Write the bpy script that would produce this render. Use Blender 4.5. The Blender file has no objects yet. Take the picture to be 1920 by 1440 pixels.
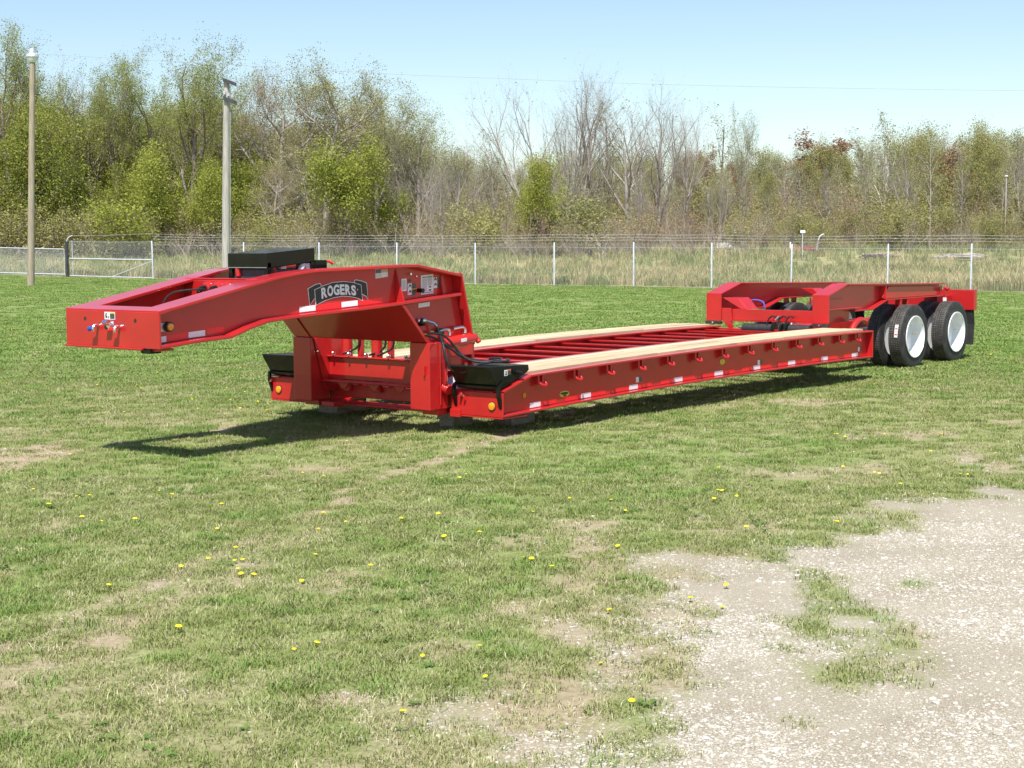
import bpy, bmesh, math, random
import numpy as np
from mathutils import Vector, Matrix
R_ = math.radians
random.seed(7)
rng = np.random.default_rng(11)
scene = bpy.context.scene

# ------------------------------------------------------------------ camera, sky, sun, exposure
CAM = Vector((-11.898, -11.701, 1.911))
FWD = Vector((0.7653, 0.6371, -0.0912)).normalized()
RIGHT = Vector((0.6369, -0.7709, -0.0082))
FWD = Vector((0.768, 0.635, -0.0912)).normalized()
RIGHT = (RIGHT - FWD * RIGHT.dot(FWD)).normalized()
UP = RIGHT.cross(FWD).normalized()
cam_data = bpy.data.cameras.new('camera')
cam_data.lens = 54.375
cam_data.sensor_width = 36.0
cam_data.clip_start = 0.1
cam_data.clip_end = 5000
cam = bpy.data.objects.new('camera', cam_data)
m = Matrix((RIGHT, UP, -FWD)).transposed().to_4x4()
m.translation = CAM
cam.matrix_world = m
scene.collection.objects.link(cam)
scene.camera = cam

SUN_TRAVEL = Vector((0.52, 0.295, -1.0)).normalized()
sun_data = bpy.data.lights.new('sun', 'SUN')
sun_data.energy = 5.0
sun_data.angle = R_(0.53)
sun_data.color = (1.0, 0.955, 0.88)
sun = bpy.data.objects.new('sun', sun_data)
sun.rotation_euler = SUN_TRAVEL.to_track_quat('-Z', 'Y').to_euler()
sun.location = (-20, -15, 30)
scene.collection.objects.link(sun)

world = bpy.data.worlds.new('World')
scene.world = world
world.use_nodes = True
wn = world.node_tree.nodes
wl = world.node_tree.links
bg = wn['Background']
sky = wn.new('ShaderNodeTexSky')
sky.sky_type = 'NISHITA'
sky.sun_disc = False
sky.sun_elevation = math.asin(-SUN_TRAVEL.z)
sky.sun_rotation = math.atan2(-SUN_TRAVEL.x, -SUN_TRAVEL.y)
sky.altitude = 200
sky.air_density = 1.0
sky.dust_density = 0.5
sky.ozone_density = 1.2
wl.new(sky.outputs[0], bg.inputs[0])
bg.inputs[1].default_value = 0.108

scene.view_settings.view_transform = 'Standard'
scene.view_settings.look = 'None'
scene.view_settings.gamma = 1
scene.view_settings.use_curve_mapping = False
scene.view_settings.exposure = 0.58

# view-aligned ground coordinates used to lay out the field: s = metres away from the gravel drive, t = metres to the right
F2 = np.array([0.77, 0.638]); F2 /= np.linalg.norm(F2)
R2 = np.array([F2[1], -F2[0]])
O2 = np.array([-11.898, -11.701])
def st2xy(s, t):
    s = np.asarray(s, float); t = np.asarray(t, float)
    return O2[0] + s*F2[0] + t*R2[0], O2[1] + s*F2[1] + t*R2[1]
def xy2st(x, y):
    dx = np.asarray(x, float) - O2[0]; dy = np.asarray(y, float) - O2[1]
    return dx*F2[0] + dy*F2[1], dx*R2[0] + dy*R2[1]
def sm(a, b, v):
    u = np.clip((v-a)/(b-a), 0, 1); return u*u*(3-2*u)
# ------------------------------------------------------------------ value noise
def _h(ix, iy, seed):
    n = (ix.astype(np.int64)*374761393 + iy.astype(np.int64)*668265263 + seed*974711) & 0xffffffff
    n = ((n ^ (n >> 13))*1274126177) & 0xffffffff
    n = (n ^ (n >> 16)) & 0xffffffff
    return n/4294967295.0
def vnoise(x, y, seed=0):
    x = np.asarray(x, float); y = np.asarray(y, float)
    ix = np.floor(x); iy = np.floor(y); fx = x-ix; fy = y-iy
    fx = fx*fx*(3-2*fx); fy = fy*fy*(3-2*fy)
    a = _h(ix, iy, seed); b = _h(ix+1, iy, seed); c = _h(ix, iy+1, seed); d = _h(ix+1, iy+1, seed)
    return (a*(1-fx)+b*fx)*(1-fy) + (c*(1-fx)+d*fx)*fy
def fbm(x, y, seed=0, o=4):
    v = 0; a = .5; f = 1; tot = 0
    for i in range(o):
        v = v + a*vnoise(x*f+17.3*i, y*f-9.1*i, seed+i); tot += a; a *= .5; f *= 2.03
    return v/tot
# ------------------------------------------------------------------ terrain and ground-cover masks
def gz(x, y):
    s, t = xy2st(x, y)
    near = -0.055 - .025*sm(-3, 11, np.asarray(x, float))
    far = 0.02 - 0.011*np.clip(t, -45, 45)
    z = near*(1-sm(26, 60, s)) + far*sm(26, 60, s)
    rise = sm(73, 108, s)*(0.85 + .75*sm(0, 20, t)) + .4*sm(110, 170, s)
    return z + rise + 0.5*sm(200, 420, s)
GB = np.array([(-3, -1.6), (4.0, .12), (5.75, .46), (6.9, .72), (7.75, 1.0), (8.45, 1.41), (9.42, 1.97), (10.66, 2.52), (11.74, 3.23), (13.05, 4.36), (15.2, 6.5), (19, 10.5), (30, 24), (60, 70)])
def gravel_mask(x, y):
    s, t = xy2st(x, y)
    edge = np.interp(s, GB[:, 0], GB[:, 1])
    d = (t-edge)*0.75
    w = (fbm(s*.55, t*1.1, 3, 5)-.5)*2.3 + (fbm(s*2.2, t*4.0, 9, 3)-.5)*1.1
    return sm(-.45, .55, d + w*1.25 + .10)
PATCH = [(14.6, -4.6, 1.1, .55, .95), (14.1, -4.9, .8, .3, .9), (17.6, -4.0, 1.2, .9, .5), (10.35, .5, .55, .35, .8), (10.0, .13, .4, .25, .7),
         (8.85, .35, .35, .35, .9), (8.1, 0.05, .35, .3, .75), (7.35, -.3, .3, .22, .8), (6.8, .1, .5, .28, .6), (6.15, -.3, .5, .35, .6),
         (6.6, -.78, .14, .14, 1), (7.0, .35, .6, .3, .5), (9.4, 1.1, .5, .5, .7), (10.6, 1.6, .5, .5, .6), (6.5, -1.8, .5, .5, .4), (7.8, -2.2, .5, .35, .4),
         (8.9, -1.8, .4, .3, .3), (5.9, -1.2, .4, .4, .35), (6.35, .2, .75, .4, .85), (7.1, .62, .9, .3, .8), (5.7, -.35, .5, .5, .6), (8.0, .75, .6, .35, .6), (16.2, -5.2, 1.0, .7, .6), (13, 2.8, .6, .8, .6)]
def bare_mask(x, y):
    s, t = xy2st(x, y)
    n = fbm(s*.9, t*1.9, 21, 5)
    v = .85*sm(.59, .80, n + .03*sm(12, 5, s) - .16*sm(18, 40, s))
    w = (fbm(s*1.7, t*3.1, 33, 4)-.5)*1.5
    for ps, pt, rs, rt, a in PATCH:
        d = np.sqrt(((s-ps)/rs)**2 + ((t-pt)/rt)**2)
        v = np.maximum(v, a*sm(1.25, .55, d + w))
    # worn wheel tracks
    for (a, b) in (((5.0, -3.2), (12.0, -1.2)), ((5.0, -2.75), (11.0, -1.25)), ((12, -1.4), (24, 3.0))):
        ax, ay = a; bx, by = b
        L = math.hypot(bx-ax, by-ay)
        u = ((s-ax)*(bx-ax)+(t-ay)*(by-ay))/L
        dd = np.abs((s-ax)*(by-ay)-(t-ay)*(bx-ax))/L
        v = np.maximum(v, .85*sm(.15, .04, dd + w*.04)*(u > 0)*(u < L)*sm(.15, .5, fbm(s*1.3, t*1.3, 51, 3)))
    return np.clip(v, 0, 1)
def lush_mask(x, y):
    s, t = xy2st(x, y)
    return np.clip(sm(.35, .65, fbm(s*.35, t*.8, 41, 4)) * .75 + .75*sm(20, 38, s) - .15*sm(12, 6, s), 0, 1)
# ------------------------------------------------------------------ object helpers
COL = scene.collection
def link(o, parent=None):
    COL.objects.link(o)
    if parent is not None: o.parent = parent
    return o
def tag(o, label=None, cat=None, group=None, kind=None):
    if label: o['label'] = label
    if cat: o['category'] = cat
    if group: o['group'] = group
    if kind: o['kind'] = kind
    return o
def empty(name, loc=(0, 0, 0), rz=0.0):
    o = bpy.data.objects.new(name, None); o.location = loc; o.rotation_euler = (0, 0, rz)
    o.empty_display_size = .3
    COL.objects.link(o); return o
def mesh_obj(name, verts, faces, mat, parent=None, smooth=False, bevel=0.0, mats=None, midx=None):
    me = bpy.data.meshes.new(name)
    me.from_pydata([tuple(v) for v in verts], [], faces)
    for mm in (mats or [mat]): me.materials.append(mm)
    if midx is not None: me.polygons.foreach_set('material_index', midx)
    if smooth: me.polygons.foreach_set('use_smooth', [True]*len(me.polygons))
    me.update()
    o = bpy.data.objects.new(name, me)
    link(o, parent)
    if bevel:
        b = o.modifiers.new('bevel', 'BEVEL'); b.width = bevel; b.segments = 2; b.limit_method = 'ANGLE'; b.angle_limit = R_(40)
        b.harden_normals = False
    return o
def tri_mesh(name, V, F, mat):
    """fast mesh from numpy arrays, all faces same size"""
    me = bpy.data.meshes.new(name)
    V = np.asarray(V, np.float32); F = np.asarray(F, np.int32)
    k = F.shape[1]
    me.vertices.add(len(V)); me.vertices.foreach_set('co', V.ravel())
    me.loops.add(F.size); me.loops.foreach_set('vertex_index', F.ravel())
    me.polygons.add(len(F)); me.polygons.foreach_set('loop_start', np.arange(len(F), dtype=np.int32)*k)
    me.polygons.foreach_set('loop_total', np.full(len(F), k, np.int32))
    me.materials.append(mat)
    me.update(calc_edges=True); me.validate()
    return me
class MB:
    def __init__(s): s.v = []; s.f = []; s.mi = []; s.cur = 0; s.sm = []
    def add(s, vs, fs, smooth=False):
        b = len(s.v); s.v += [tuple(v) for v in vs]
        for f in fs: s.f.append(tuple(i+b for i in f)); s.mi.append(s.cur); s.sm.append(smooth)
        return s
    def box(s, x0, x1, y0, y1, z0, z1):
        x0, x1 = min(x0, x1), max(x0, x1); y0, y1 = min(y0, y1), max(y0, y1); z0, z1 = min(z0, z1), max(z0, z1)
        return s.add([(x0,y0,z0),(x1,y0,z0),(x1,y1,z0),(x0,y1,z0),(x0,y0,z1),(x1,y0,z1),(x1,y1,z1),(x0,y1,z1)],
              [(0,3,2,1),(4,5,6,7),(0,1,5,4),(1,2,6,5),(2,3,7,6),(3,0,4,7)])
    def sweep(s, rings, cap=True, smooth=False):
        n = len(rings[0]); vs = [v for r in rings for v in r]; fs = []
        for i in range(len(rings)-1):
            for j in range(n):
                a = i*n+j; b = i*n+(j+1) % n
                fs.append((a, b, b+n, a+n))
        if cap:
            fs.append(tuple(range(n-1, -1, -1))); fs.append(tuple(range((len(rings)-1)*n, len(rings)*n)))
        return s.add(vs, fs, smooth)
    def prism_xz(s, pts, y0, y1):
        return s.sweep([[(x, y0, z) for x, z in pts], [(x, y1, z) for x, z in pts]])
    def prism_yz(s, pts, x0, x1):
        return s.sweep([[(x0, y, z) for y, z in pts], [(x1, y, z) for y, z in pts]])
    def prism_xy(s, pts, z0, z1):
        return s.sweep([[(x, y, z0) for x, y in pts], [(x, y, z1) for x, y in pts]])
    def tube(s, path, r, n=8, cap=True):
        P = [Vector(p) for p in path]; rings = []
        rr = r if hasattr(r, '__len__') else [r]*len(P)
        up = None
        for i, p in enumerate(P):
            d = (P[min(i+1, len(P)-1)] - P[max(i-1, 0)])
            if d.length < 1e-9: d = Vector((0, 0, 1))
            d.normalize()
            if up is None:
                up = d.orthogonal().normalized()
            else:
                up = (up - d*up.dot(d))
                up = up.normalized() if up.length > 1e-6 else d.orthogonal().normalized()
            w = d.cross(up)
            rings.append([tuple(p + (up*math.cos(a)+w*math.sin(a))*rr[i]) for a in [2*math.pi*k/n for k in range(n)]])
        return s.sweep(rings, cap, True)
    def lathe(s, prof, c, axis='y', n=32, close=False, cap=True):
        """prof: list of (r, h) along axis"""
        rings = []
        for r, h in prof:
            ring = []
            for k in range(n):
                a = 2*math.pi*k/n
                if axis == 'y': ring.append((c[0]+r*math.cos(a), c[1]+h, c[2]+r*math.sin(a)))
                elif axis == 'x': ring.append((c[0]+h, c[1]+r*math.cos(a), c[2]+r*math.sin(a)))
                else: ring.append((c[0]+r*math.cos(a), c[1]+r*math.sin(a), c[2]+h))
            rings.append(ring)
        if close: rings.append(rings[0])
        return s.sweep(rings, cap and not close, True)
    def islands(s):
        par = list(range(len(s.v)))
        def find(a):
            while par[a] != a: par[a] = par[par[a]]; a = par[a]
            return a
        for f in s.f:
            r = find(f[0])
            for i in f[1:]: par[find(i)] = r
        out = {}
        for k, f in enumerate(s.f): out.setdefault(find(f[0]), []).append(k)
        res = []
        for ks in out.values():
            m_ = MB(); mp = {}
            for k in ks:
                nf = []
                for i in s.f[k]:
                    if i not in mp: mp[i] = len(m_.v); m_.v.append(s.v[i])
                    nf.append(mp[i])
                m_.f.append(tuple(nf)); m_.mi.append(s.mi[k]); m_.sm.append(s.sm[k])
            res.append(m_)
        return res
    def objs(s, name, mat, parent=None, bevel=0.0, label=None):
        return [m_.obj(name, mat, parent, bevel, label=label) for m_ in s.islands()]
    def obj(s, name, mat, parent=None, bevel=0.0, mats=None, label=None):
        o = mesh_obj(name, s.v, s.f, mat, parent, mats=mats, midx=s.mi if mats else None, bevel=bevel)
        if any(s.sm): o.data.polygons.foreach_set('use_smooth', s.sm)
        bm = bmesh.new(); bm.from_mesh(o.data); bmesh.ops.recalc_face_normals(bm, faces=bm.faces); bm.to_mesh(o.data); bm.free()
        if any(s.sm):
            try: o.data.set_sharp_from_angle(angle=R_(35))
            except Exception: pass
        if label: o['label'] = label
        return o
def smooth_path(pts, k=6):
    P = [np.array(p, float) for p in pts]; P = [2*P[0]-P[1]] + P + [2*P[-1]-P[-2]]
    out = []
    for i in range(1, len(P)-2):
        for j in range(k):
            t = j/k
            out.append(.5*((2*P[i]) + (-P[i-1]+P[i+1])*t + (2*P[i-1]-5*P[i]+4*P[i+1]-P[i+2])*t*t + (-P[i-1]+3*P[i]-3*P[i+1]+P[i+2])*t**3))
    out.append(P[-2]); return [tuple(p) for p in out]
# ------------------------------------------------------------------ materials
def new_mat(name):
    mt = bpy.data.materials.new(name); mt.use_nodes = True
    nt = mt.node_tree; b = nt.nodes['Principled BSDF']; return mt, nt, b
def N(nt, typ, **kw):
    n = nt.nodes.new(typ)
    for k, v in kw.items(): setattr(n, k, v)
    return n
def ramp(nt, stops, interp='LINEAR'):
    r = nt.nodes.new('ShaderNodeValToRGB'); r.color_ramp.interpolation = interp
    e = r.color_ramp.elements
    while len(e) > 1: e.remove(e[0])
    e[0].position = stops[0][0]; e[0].color = (*stops[0][1], 1)
    for p, c in stops[1:]:
        x = e.new(p); x.color = (*c, 1)
    return r
def noise_mat(name, c1, c2, scale=8, rough=.6, bump=.0, bscale=None, detail=6, metallic=0.0, coat=0.0, coat_rough=.1, stretch=None, spec=None, mid=(.35, .65), bdist=.01, rough_var=0.0):
    mt, nt, b = new_mat(name)
    tc = N(nt, 'ShaderNodeTexCoord'); mp = N(nt, 'ShaderNodeMapping')
    nt.links.new(tc.outputs['Object'], mp.inputs[0])
    if stretch: mp.inputs['Scale'].default_value = stretch
    no = N(nt, 'ShaderNodeTexNoise'); no.inputs['Scale'].default_value = scale; no.inputs['Detail'].default_value = detail
    nt.links.new(mp.outputs[0], no.inputs['Vector'])
    r = ramp(nt, [(mid[0], c1), (mid[1], c2)])
    nt.links.new(no.outputs['Fac'], r.inputs[0]); nt.links.new(r.outputs[0], b.inputs['Base Color'])
    b.inputs['Roughness'].default_value = rough; b.inputs['Metallic'].default_value = metallic
    b.inputs['Coat Weight'].default_value = coat; b.inputs['Coat Roughness'].default_value = coat_rough
    if spec is not None: b.inputs['Specular IOR Level'].default_value = spec
    if rough_var:
        mr = N(nt, 'ShaderNodeMapRange'); mr.inputs['To Min'].default_value = rough-rough_var; mr.inputs['To Max'].default_value = rough+rough_var
        nt.links.new(no.outputs['Fac'], mr.inputs[0]); nt.links.new(mr.outputs[0], b.inputs['Roughness'])
    if bump:
        n2 = N(nt, 'ShaderNodeTexNoise'); n2.inputs['Scale'].default_value = bscale or scale*4; n2.inputs['Detail'].default_value = 4
        nt.links.new(mp.outputs[0], n2.inputs['Vector'])
        bp = N(nt, 'ShaderNodeBump'); bp.inputs['Strength'].default_value = bump; bp.inputs['Distance'].default_value = bdist
        nt.links.new(n2.outputs['Fac'], bp.inputs['Height']); nt.links.new(bp.outputs[0], b.inputs['Normal'])
    return mt
M = {}
M['red'] = noise_mat('red_paint', (.425, .011, .012), (.485, .014, .014), 3, rough=.5, coat=.8, coat_rough=.12, spec=.3, bump=.10, bscale=3.2, bdist=.012, rough_var=.05)
M['red_dull'] = noise_mat('red_primer', (.45, .010, .008), (.55, .02, .012), 6, rough=.45, coat=.3, coat_rough=.3, bump=.1, bscale=40)
M['black'] = noise_mat('black_paint', (.006, .007, .006), (.010, .011, .009), 5, rough=.6, coat=.5, coat_rough=.08, spec=.05, bump=.04, bscale=12, rough_var=.06)
M['black_rubber'] = noise_mat('black_rubber', (.016, .016, .017), (.03, .03, .03), 20, rough=.65)
M['hose'] = noise_mat('hose_rubber', (.012, .012, .013), (.02, .02, .022), 30, rough=.32)
M['chrome'] = noise_mat('zinc_plating', (.75, .75, .76), (.85, .85, .86), 40, rough=.22, metallic=1)
M['alu'] = noise_mat('bare_metal', (.5, .5, .52), (.62, .62, .63), 20, rough=.4, metallic=1)
M['brass'] = noise_mat('brass', (.6, .42, .14), (.7, .5, .2), 30, rough=.3, metallic=1)
M['blue_plastic'] = noise_mat('blue_plastic', (.02, .06, .30), (.03, .08, .4), 30, rough=.35)
M['blue_hose'] = noise_mat('blue_air_hose', (.06, .10, .45), (.09, .14, .55), 30, rough=.4)
M['white_tape'] = noise_mat('white_reflective_tape', (.72, .74, .78), (.84, .85, .88), 90, rough=.3, detail=2)
M['red_tape'] = noise_mat('red_reflective_tape', (.72, .012, .02), (.80, .02, .03), 90, rough=.25, detail=2)
M['paper'] = noise_mat('white_decal', (.66, .67, .70), (.80, .81, .83), 60, rough=.35, detail=2)
M['ink'] = noise_mat('black_print', (.012, .013, .014), (.02, .02, .022), 60, rough=.3)
M['grey_ink'] = noise_mat('grey_print', (.42, .43, .46), (.55, .56, .58), 120, rough=.4, detail=2)
M['dark_decal'] = noise_mat('dark_decal', (.035, .04, .035), (.08, .085, .07), 60, rough=.35)
M['yellow_decal'] = noise_mat('yellow_decal', (.55, .42, .02), (.65, .5, .04), 60, rough=.35)
M['blue_decal'] = noise_mat('blue_decal', (.05, .10, .25), (.08, .14, .33), 60, rough=.35)
M['tan_decal'] = noise_mat('faded_decal', (.5, .36, .27), (.6, .5, .42), 50, rough=.4)
M['orange_decal'] = noise_mat('orange_decal', (.5, .12, .05), (.55, .16, .07), 50, rough=.4)
M['amber'] = noise_mat('amber_lens', (.80, .26, .005), (.90, .36, .01), 50, rough=.15, coat=.8)
M['rim_white'] = noise_mat('white_wheel_paint', (.78, .79, .80), (.84, .85, .85), 8, rough=.3, coat=.4, coat_rough=.15)
M['galv'] = noise_mat('galvanised_steel', (.50, .52, .55), (.68, .70, .73), 14, rough=.45, metallic=.35)
M['wire'] = noise_mat('galvanised_wire', (.42, .43, .44), (.58, .59, .6), 6, rough=.5, metallic=.3)
M['dark_metal'] = noise_mat('dark_painted_steel', (.03, .03, .04), (.06, .06, .07), 10, rough=.5)
M['block_wood'] = noise_mat('weathered_block_wood', (.20, .17, .13), (.34, .30, .24), 6, rough=.85, bump=.5, bscale=40, stretch=(1, 6, 6))
# tyre: dusty tread
def tyre_mat():
    mt, nt, b = new_mat('tyre_rubber')
    tc = N(nt, 'ShaderNodeTexCoord')
    no = N(nt, 'ShaderNodeTexNoise'); no.inputs['Scale'].default_value = 9; no.inputs['Detail'].default_value = 8
    nt.links.new(tc.outputs['Object'], no.inputs['Vector'])
    r = ramp(nt, [(.3, (.018, .018, .019)), (.55, (.034, .033, .032)), (.75, (.075, .068, .058))])
    nt.links.new(no.outputs['Fac'], r.inputs[0]); nt.links.new(r.outputs[0], b.inputs['Base Color'])
    b.inputs['Roughness'].default_value = .62
    return mt
M['tyre'] = tyre_mat()
M['tread'] = noise_mat('dusty_tread_rubber', (.05, .048, .044), (.11, .10, .088), 16, rough=.85)
def deck_wood(name, tint):
    mt, nt, b = new_mat(name)
    tc = N(nt, 'ShaderNodeTexCoord'); mp = N(nt, 'ShaderNodeMapping'); mp.inputs['Scale'].default_value = (.6, 14, 3)
    oi = N(nt, 'ShaderNodeObjectInfo')
    va = N(nt, 'ShaderNodeVectorMath', operation='SCALE'); va.inputs[0].default_value = (13, 5, 9)
    nt.links.new(oi.outputs['Random'], va.inputs['Scale'])
    ad = N(nt, 'ShaderNodeVectorMath', operation='ADD')
    nt.links.new(tc.outputs['Object'], ad.inputs[0]); nt.links.new(va.outputs[0], ad.inputs[1]); nt.links.new(ad.outputs[0], mp.inputs[0])
    no = N(nt, 'ShaderNodeTexNoise'); no.inputs['Scale'].default_value = 4; no.inputs['Detail'].default_value = 8; no.inputs['Distortion'].default_value = .6
    nt.links.new(mp.outputs[0], no.inputs['Vector'])
    r = ramp(nt, [(.25, (.34*tint, .23*tint, .12*tint)), (.45, (.54*tint, .42*tint, .255*tint)), (.7, (.64*tint, .53*tint, .35*tint))])
    nt.links.new(no.outputs['Fac'], r.inputs[0])
    # knots
    vo = N(nt, 'ShaderNodeTexVoronoi'); vo.inputs['Scale'].default_value = 1.6
    mp2 = N(nt, 'ShaderNodeMapping'); mp2.inputs['Scale'].default_value = (1, 3.2, 1); nt.links.new(ad.outputs[0], mp2.inputs[0]); nt.links.new(mp2.outputs[0], vo.inputs['Vector'])
    kr = ramp(nt, [(.0, (1, 1, 1)), (.05, (.6, .6, .6)), (.09, (0, 0, 0))]); nt.links.new(vo.outputs['Distance'], kr.inputs[0])
    mx = N(nt, 'ShaderNodeMixRGB'); mx.inputs['Color2'].default_value = (.22, .10, .035, 1)
    nt.links.new(kr.outputs[0], mx.inputs[0]); nt.links.new(r.outputs[0], mx.inputs['Color1'])
    hs = N(nt, 'ShaderNodeHueSaturation'); nt.links.new(mx.outputs[0], hs.inputs['Color'])
    mr = N(nt, 'ShaderNodeMapRange'); mr.inputs['To Min'].default_value = .78; mr.inputs['To Max'].default_value = 1.15
    nt.links.new(oi.outputs['Random'], mr.inputs[0]); nt.links.new(mr.outputs[0], hs.inputs['Value'])
    nt.links.new(hs.outputs[0], b.inputs['Base Color']); b.inputs['Roughness'].default_value = .7
    bp = N(nt, 'ShaderNodeBump'); bp.inputs['Strength'].default_value = .3; bp.inputs['Distance'].default_value = .004
    nt.links.new(no.outputs['Fac'], bp.inputs['Height']); nt.links.new(bp.outputs[0], b.inputs['Normal'])
    return mt
M['plank'] = deck_wood('pale_deck_wood', 1.0)
M['pole_wood'] = noise_mat('weathered_pole_wood', (.26, .21, .15), (.40, .34, .26), 7, rough=.85, bump=.6, bscale=50, stretch=(4, 4, .25))
M['pole_grey'] = noise_mat('grey_pole_wood', (.30, .28, .25), (.46, .43, .39), 7, rough=.85, bump=.6, bscale=50, stretch=(4, 4, .25))

def leaf_mat(name, c1, c2, trans=.35):
    mt = bpy.data.materials.new(name); mt.use_nodes = True; nt = mt.node_tree; nt.nodes.clear()
    out = N(nt, 'ShaderNodeOutputMaterial'); geo = N(nt, 'ShaderNodeNewGeometry'); oi = N(nt, 'ShaderNodeObjectInfo')
    tc = N(nt, 'ShaderNodeTexCoord')
    no = N(nt, 'ShaderNodeTexNoise'); no.inputs['Scale'].default_value = .55; no.inputs['Detail'].default_value = 3
    nt.links.new(tc.outputs['Object'], no.inputs['Vector'])
    a = N(nt, 'ShaderNodeMath', operation='MULTIPLY'); a.inputs[1].default_value = .5
    nt.links.new(geo.outputs['Random Per Island'], a.inputs[0])
    b2 = N(nt, 'ShaderNodeMath', operation='MULTIPLY_ADD'); b2.inputs[1].default_value = .35
    nt.links.new(oi.outputs['Random'], b2.inputs[0]); nt.links.new(a.outputs[0], b2.inputs[2])
    b3 = N(nt, 'ShaderNodeMath', operation='MULTIPLY_ADD'); b3.inputs[1].default_value = .6
    nt.links.new(no.outputs['Fac'], b3.inputs[0]); nt.links.new(b2.outputs[0], b3.inputs[2])
    r = ramp(nt, [(.3, c1), (.95, c2)]); nt.links.new(b3.outputs[0], r.inputs[0])
    d = N(nt, 'ShaderNodeBsdfDiffuse'); t = N(nt, 'ShaderNodeBsdfTranslucent'); mx = N(nt, 'ShaderNodeMixShader'); mx.inputs[0].default_value = trans
    nt.links.new(r.outputs[0], d.inputs[0]); nt.links.new(r.outputs[0], t.inputs[0])
    nt.links.new(d.outputs[0], mx.inputs[1]); nt.links.new(t.outputs[0], mx.inputs[2]); nt.links.new(mx.outputs[0], out.inputs[0])
    return mt
M['leaf_lime'] = leaf_mat('lime_leaves', (.19, .23, .035), (.41, .44, .10), .4)
M['leaf_green'] = leaf_mat('spring_green_leaves', (.18, .215, .04), (.38, .40, .10), .4)
M['leaf_olive'] = leaf_mat('olive_budding_leaves', (.20, .20, .065), (.39, .38, .15))
M['leaf_brown'] = leaf_mat('brown_green_buds', (.28, .22, .12), (.44, .37, .21))
M['leaf_red'] = leaf_mat('reddish_buds', (.26, .13, .08), (.38, .24, .15))
M['leaf_fresh'] = leaf_mat('fresh_budding_leaves', (.18, .21, .045), (.37, .40, .11), .4)
M['leaf_soft'] = leaf_mat('soft_green_leaves', (.22, .24, .08), (.42, .43, .18), .4)
M['leaf_pale'] = leaf_mat('pale_green_buds', (.22, .24, .10), (.38, .40, .20))
def bark(name, c1, c2):
    return noise_mat(name, c1, c2, 2.2, rough=.9, bump=.4, bscale=18, stretch=(2, 2, .5))
M['bark_grey'] = bark('grey_bark', (.20, .175, .155), (.42, .37, .33))
M['bark_brown'] = bark('brown_bark', (.15, .12, .095), (.32, .26, .21))
M['bark_pale'] = bark('pale_twig_bark', (.22, .18, .15), (.38, .33, .28))
M['bark_white'] = bark('white_mottled_bark', (.35, .32, .27), (.75, .72, .66))
M['bark_pink'] = bark('pinkish_twig_bark', (.22, .15, .13), (.36, .27, .24))
def inst_mat(name, stops, rough=.7, trans=.25):
    mt = bpy.data.materials.new(name); mt.use_nodes = True; nt = mt.node_tree; nt.nodes.clear()
    out = N(nt, 'ShaderNodeOutputMaterial'); oi = N(nt, 'ShaderNodeObjectInfo'); geo = N(nt, 'ShaderNodeNewGeometry')
    a = N(nt, 'ShaderNodeMath', operation='MULTIPLY'); a.inputs[1].default_value = .45
    nt.links.new(geo.outputs['Random Per Island'], a.inputs[0])
    b2 = N(nt, 'ShaderNodeMath', operation='MULTIPLY_ADD'); b2.inputs[1].default_value = .55
    nt.links.new(oi.outputs['Random'], b2.inputs[0]); nt.links.new(a.outputs[0], b2.inputs[2])
    r = ramp(nt, stops); nt.links.new(b2.outputs[0], r.inputs[0])
    d = N(nt, 'ShaderNodeBsdfPrincipled'); d.inputs['Roughness'].default_value = rough; d.inputs['Specular IOR Level'].default_value = .3
    t = N(nt, 'ShaderNodeBsdfTranslucent'); mx = N(nt, 'ShaderNodeMixShader'); mx.inputs[0].default_value = trans
    nt.links.new(r.outputs[0], d.inputs['Base Color']); nt.links.new(r.outputs[0], t.inputs[0])
    nt.links.new(d.outputs[0], mx.inputs[1]); nt.links.new(t.outputs[0], mx.inputs[2]); nt.links.new(mx.outputs[0], out.inputs[0])
    return mt
M['blade'] = inst_mat('grass_blades', [(.0, (0.130, 0.182, 0.039)), (.35, (0.208, 0.260, 0.065)), (.6, (0.286, 0.325, 0.111)), (.8, (0.390, 0.377, 0.195)), (1, (0.546, 0.481, 0.299))])
M['blade_lush'] = inst_mat('lush_grass_blades', [(.0, (0.117, 0.195, 0.039)), (.5, (0.189, 0.293, 0.065)), (.85, (0.273, 0.364, 0.104)), (1, (0.377, 0.403, 0.169))])
M['blade_dry'] = inst_mat('dry_grass_blades', [(.0, (0.258, 0.242, 0.123)), (.5, (0.408, 0.380, 0.216)), (1, (0.581, 0.552, 0.348))], trans=.15)
M['straw'] = inst_mat('tall_dry_grass', [(.0, (0.224, 0.210, 0.086)), (.35, (0.396, 0.328, 0.156)), (.7, (0.533, 0.445, 0.250)), (1, (0.671, 0.571, 0.359))], trans=.2)
M['meadow'] = inst_mat('meadow_green_grass', [(.0, (.15, .19, .05)), (.5, (.25, .28, .10)), (1, (.42, .38, .20))], trans=.2)
M['weed'] = inst_mat('weed_leaves', [(.0, (.09, .17, .03)), (1, (.17, .26, .06))], rough=.5)
M['stone'] = inst_mat('pale_gravel_stones', [(.0, (0.180, 0.142, 0.101)), (.3, (0.290, 0.254, 0.198)), (.65, (0.382, 0.351, 0.294)), (1, (0.600, 0.578, 0.526))], rough=.85, trans=0)
M['dandelion'] = noise_mat('yellow_petals', (.80, .62, .005), (.90, .75, .01), 60, rough=.6)
M['stem'] = noise_mat('green_stem', (.12, .2, .04), (.18, .26, .06), 60, rough=.6)

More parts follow.
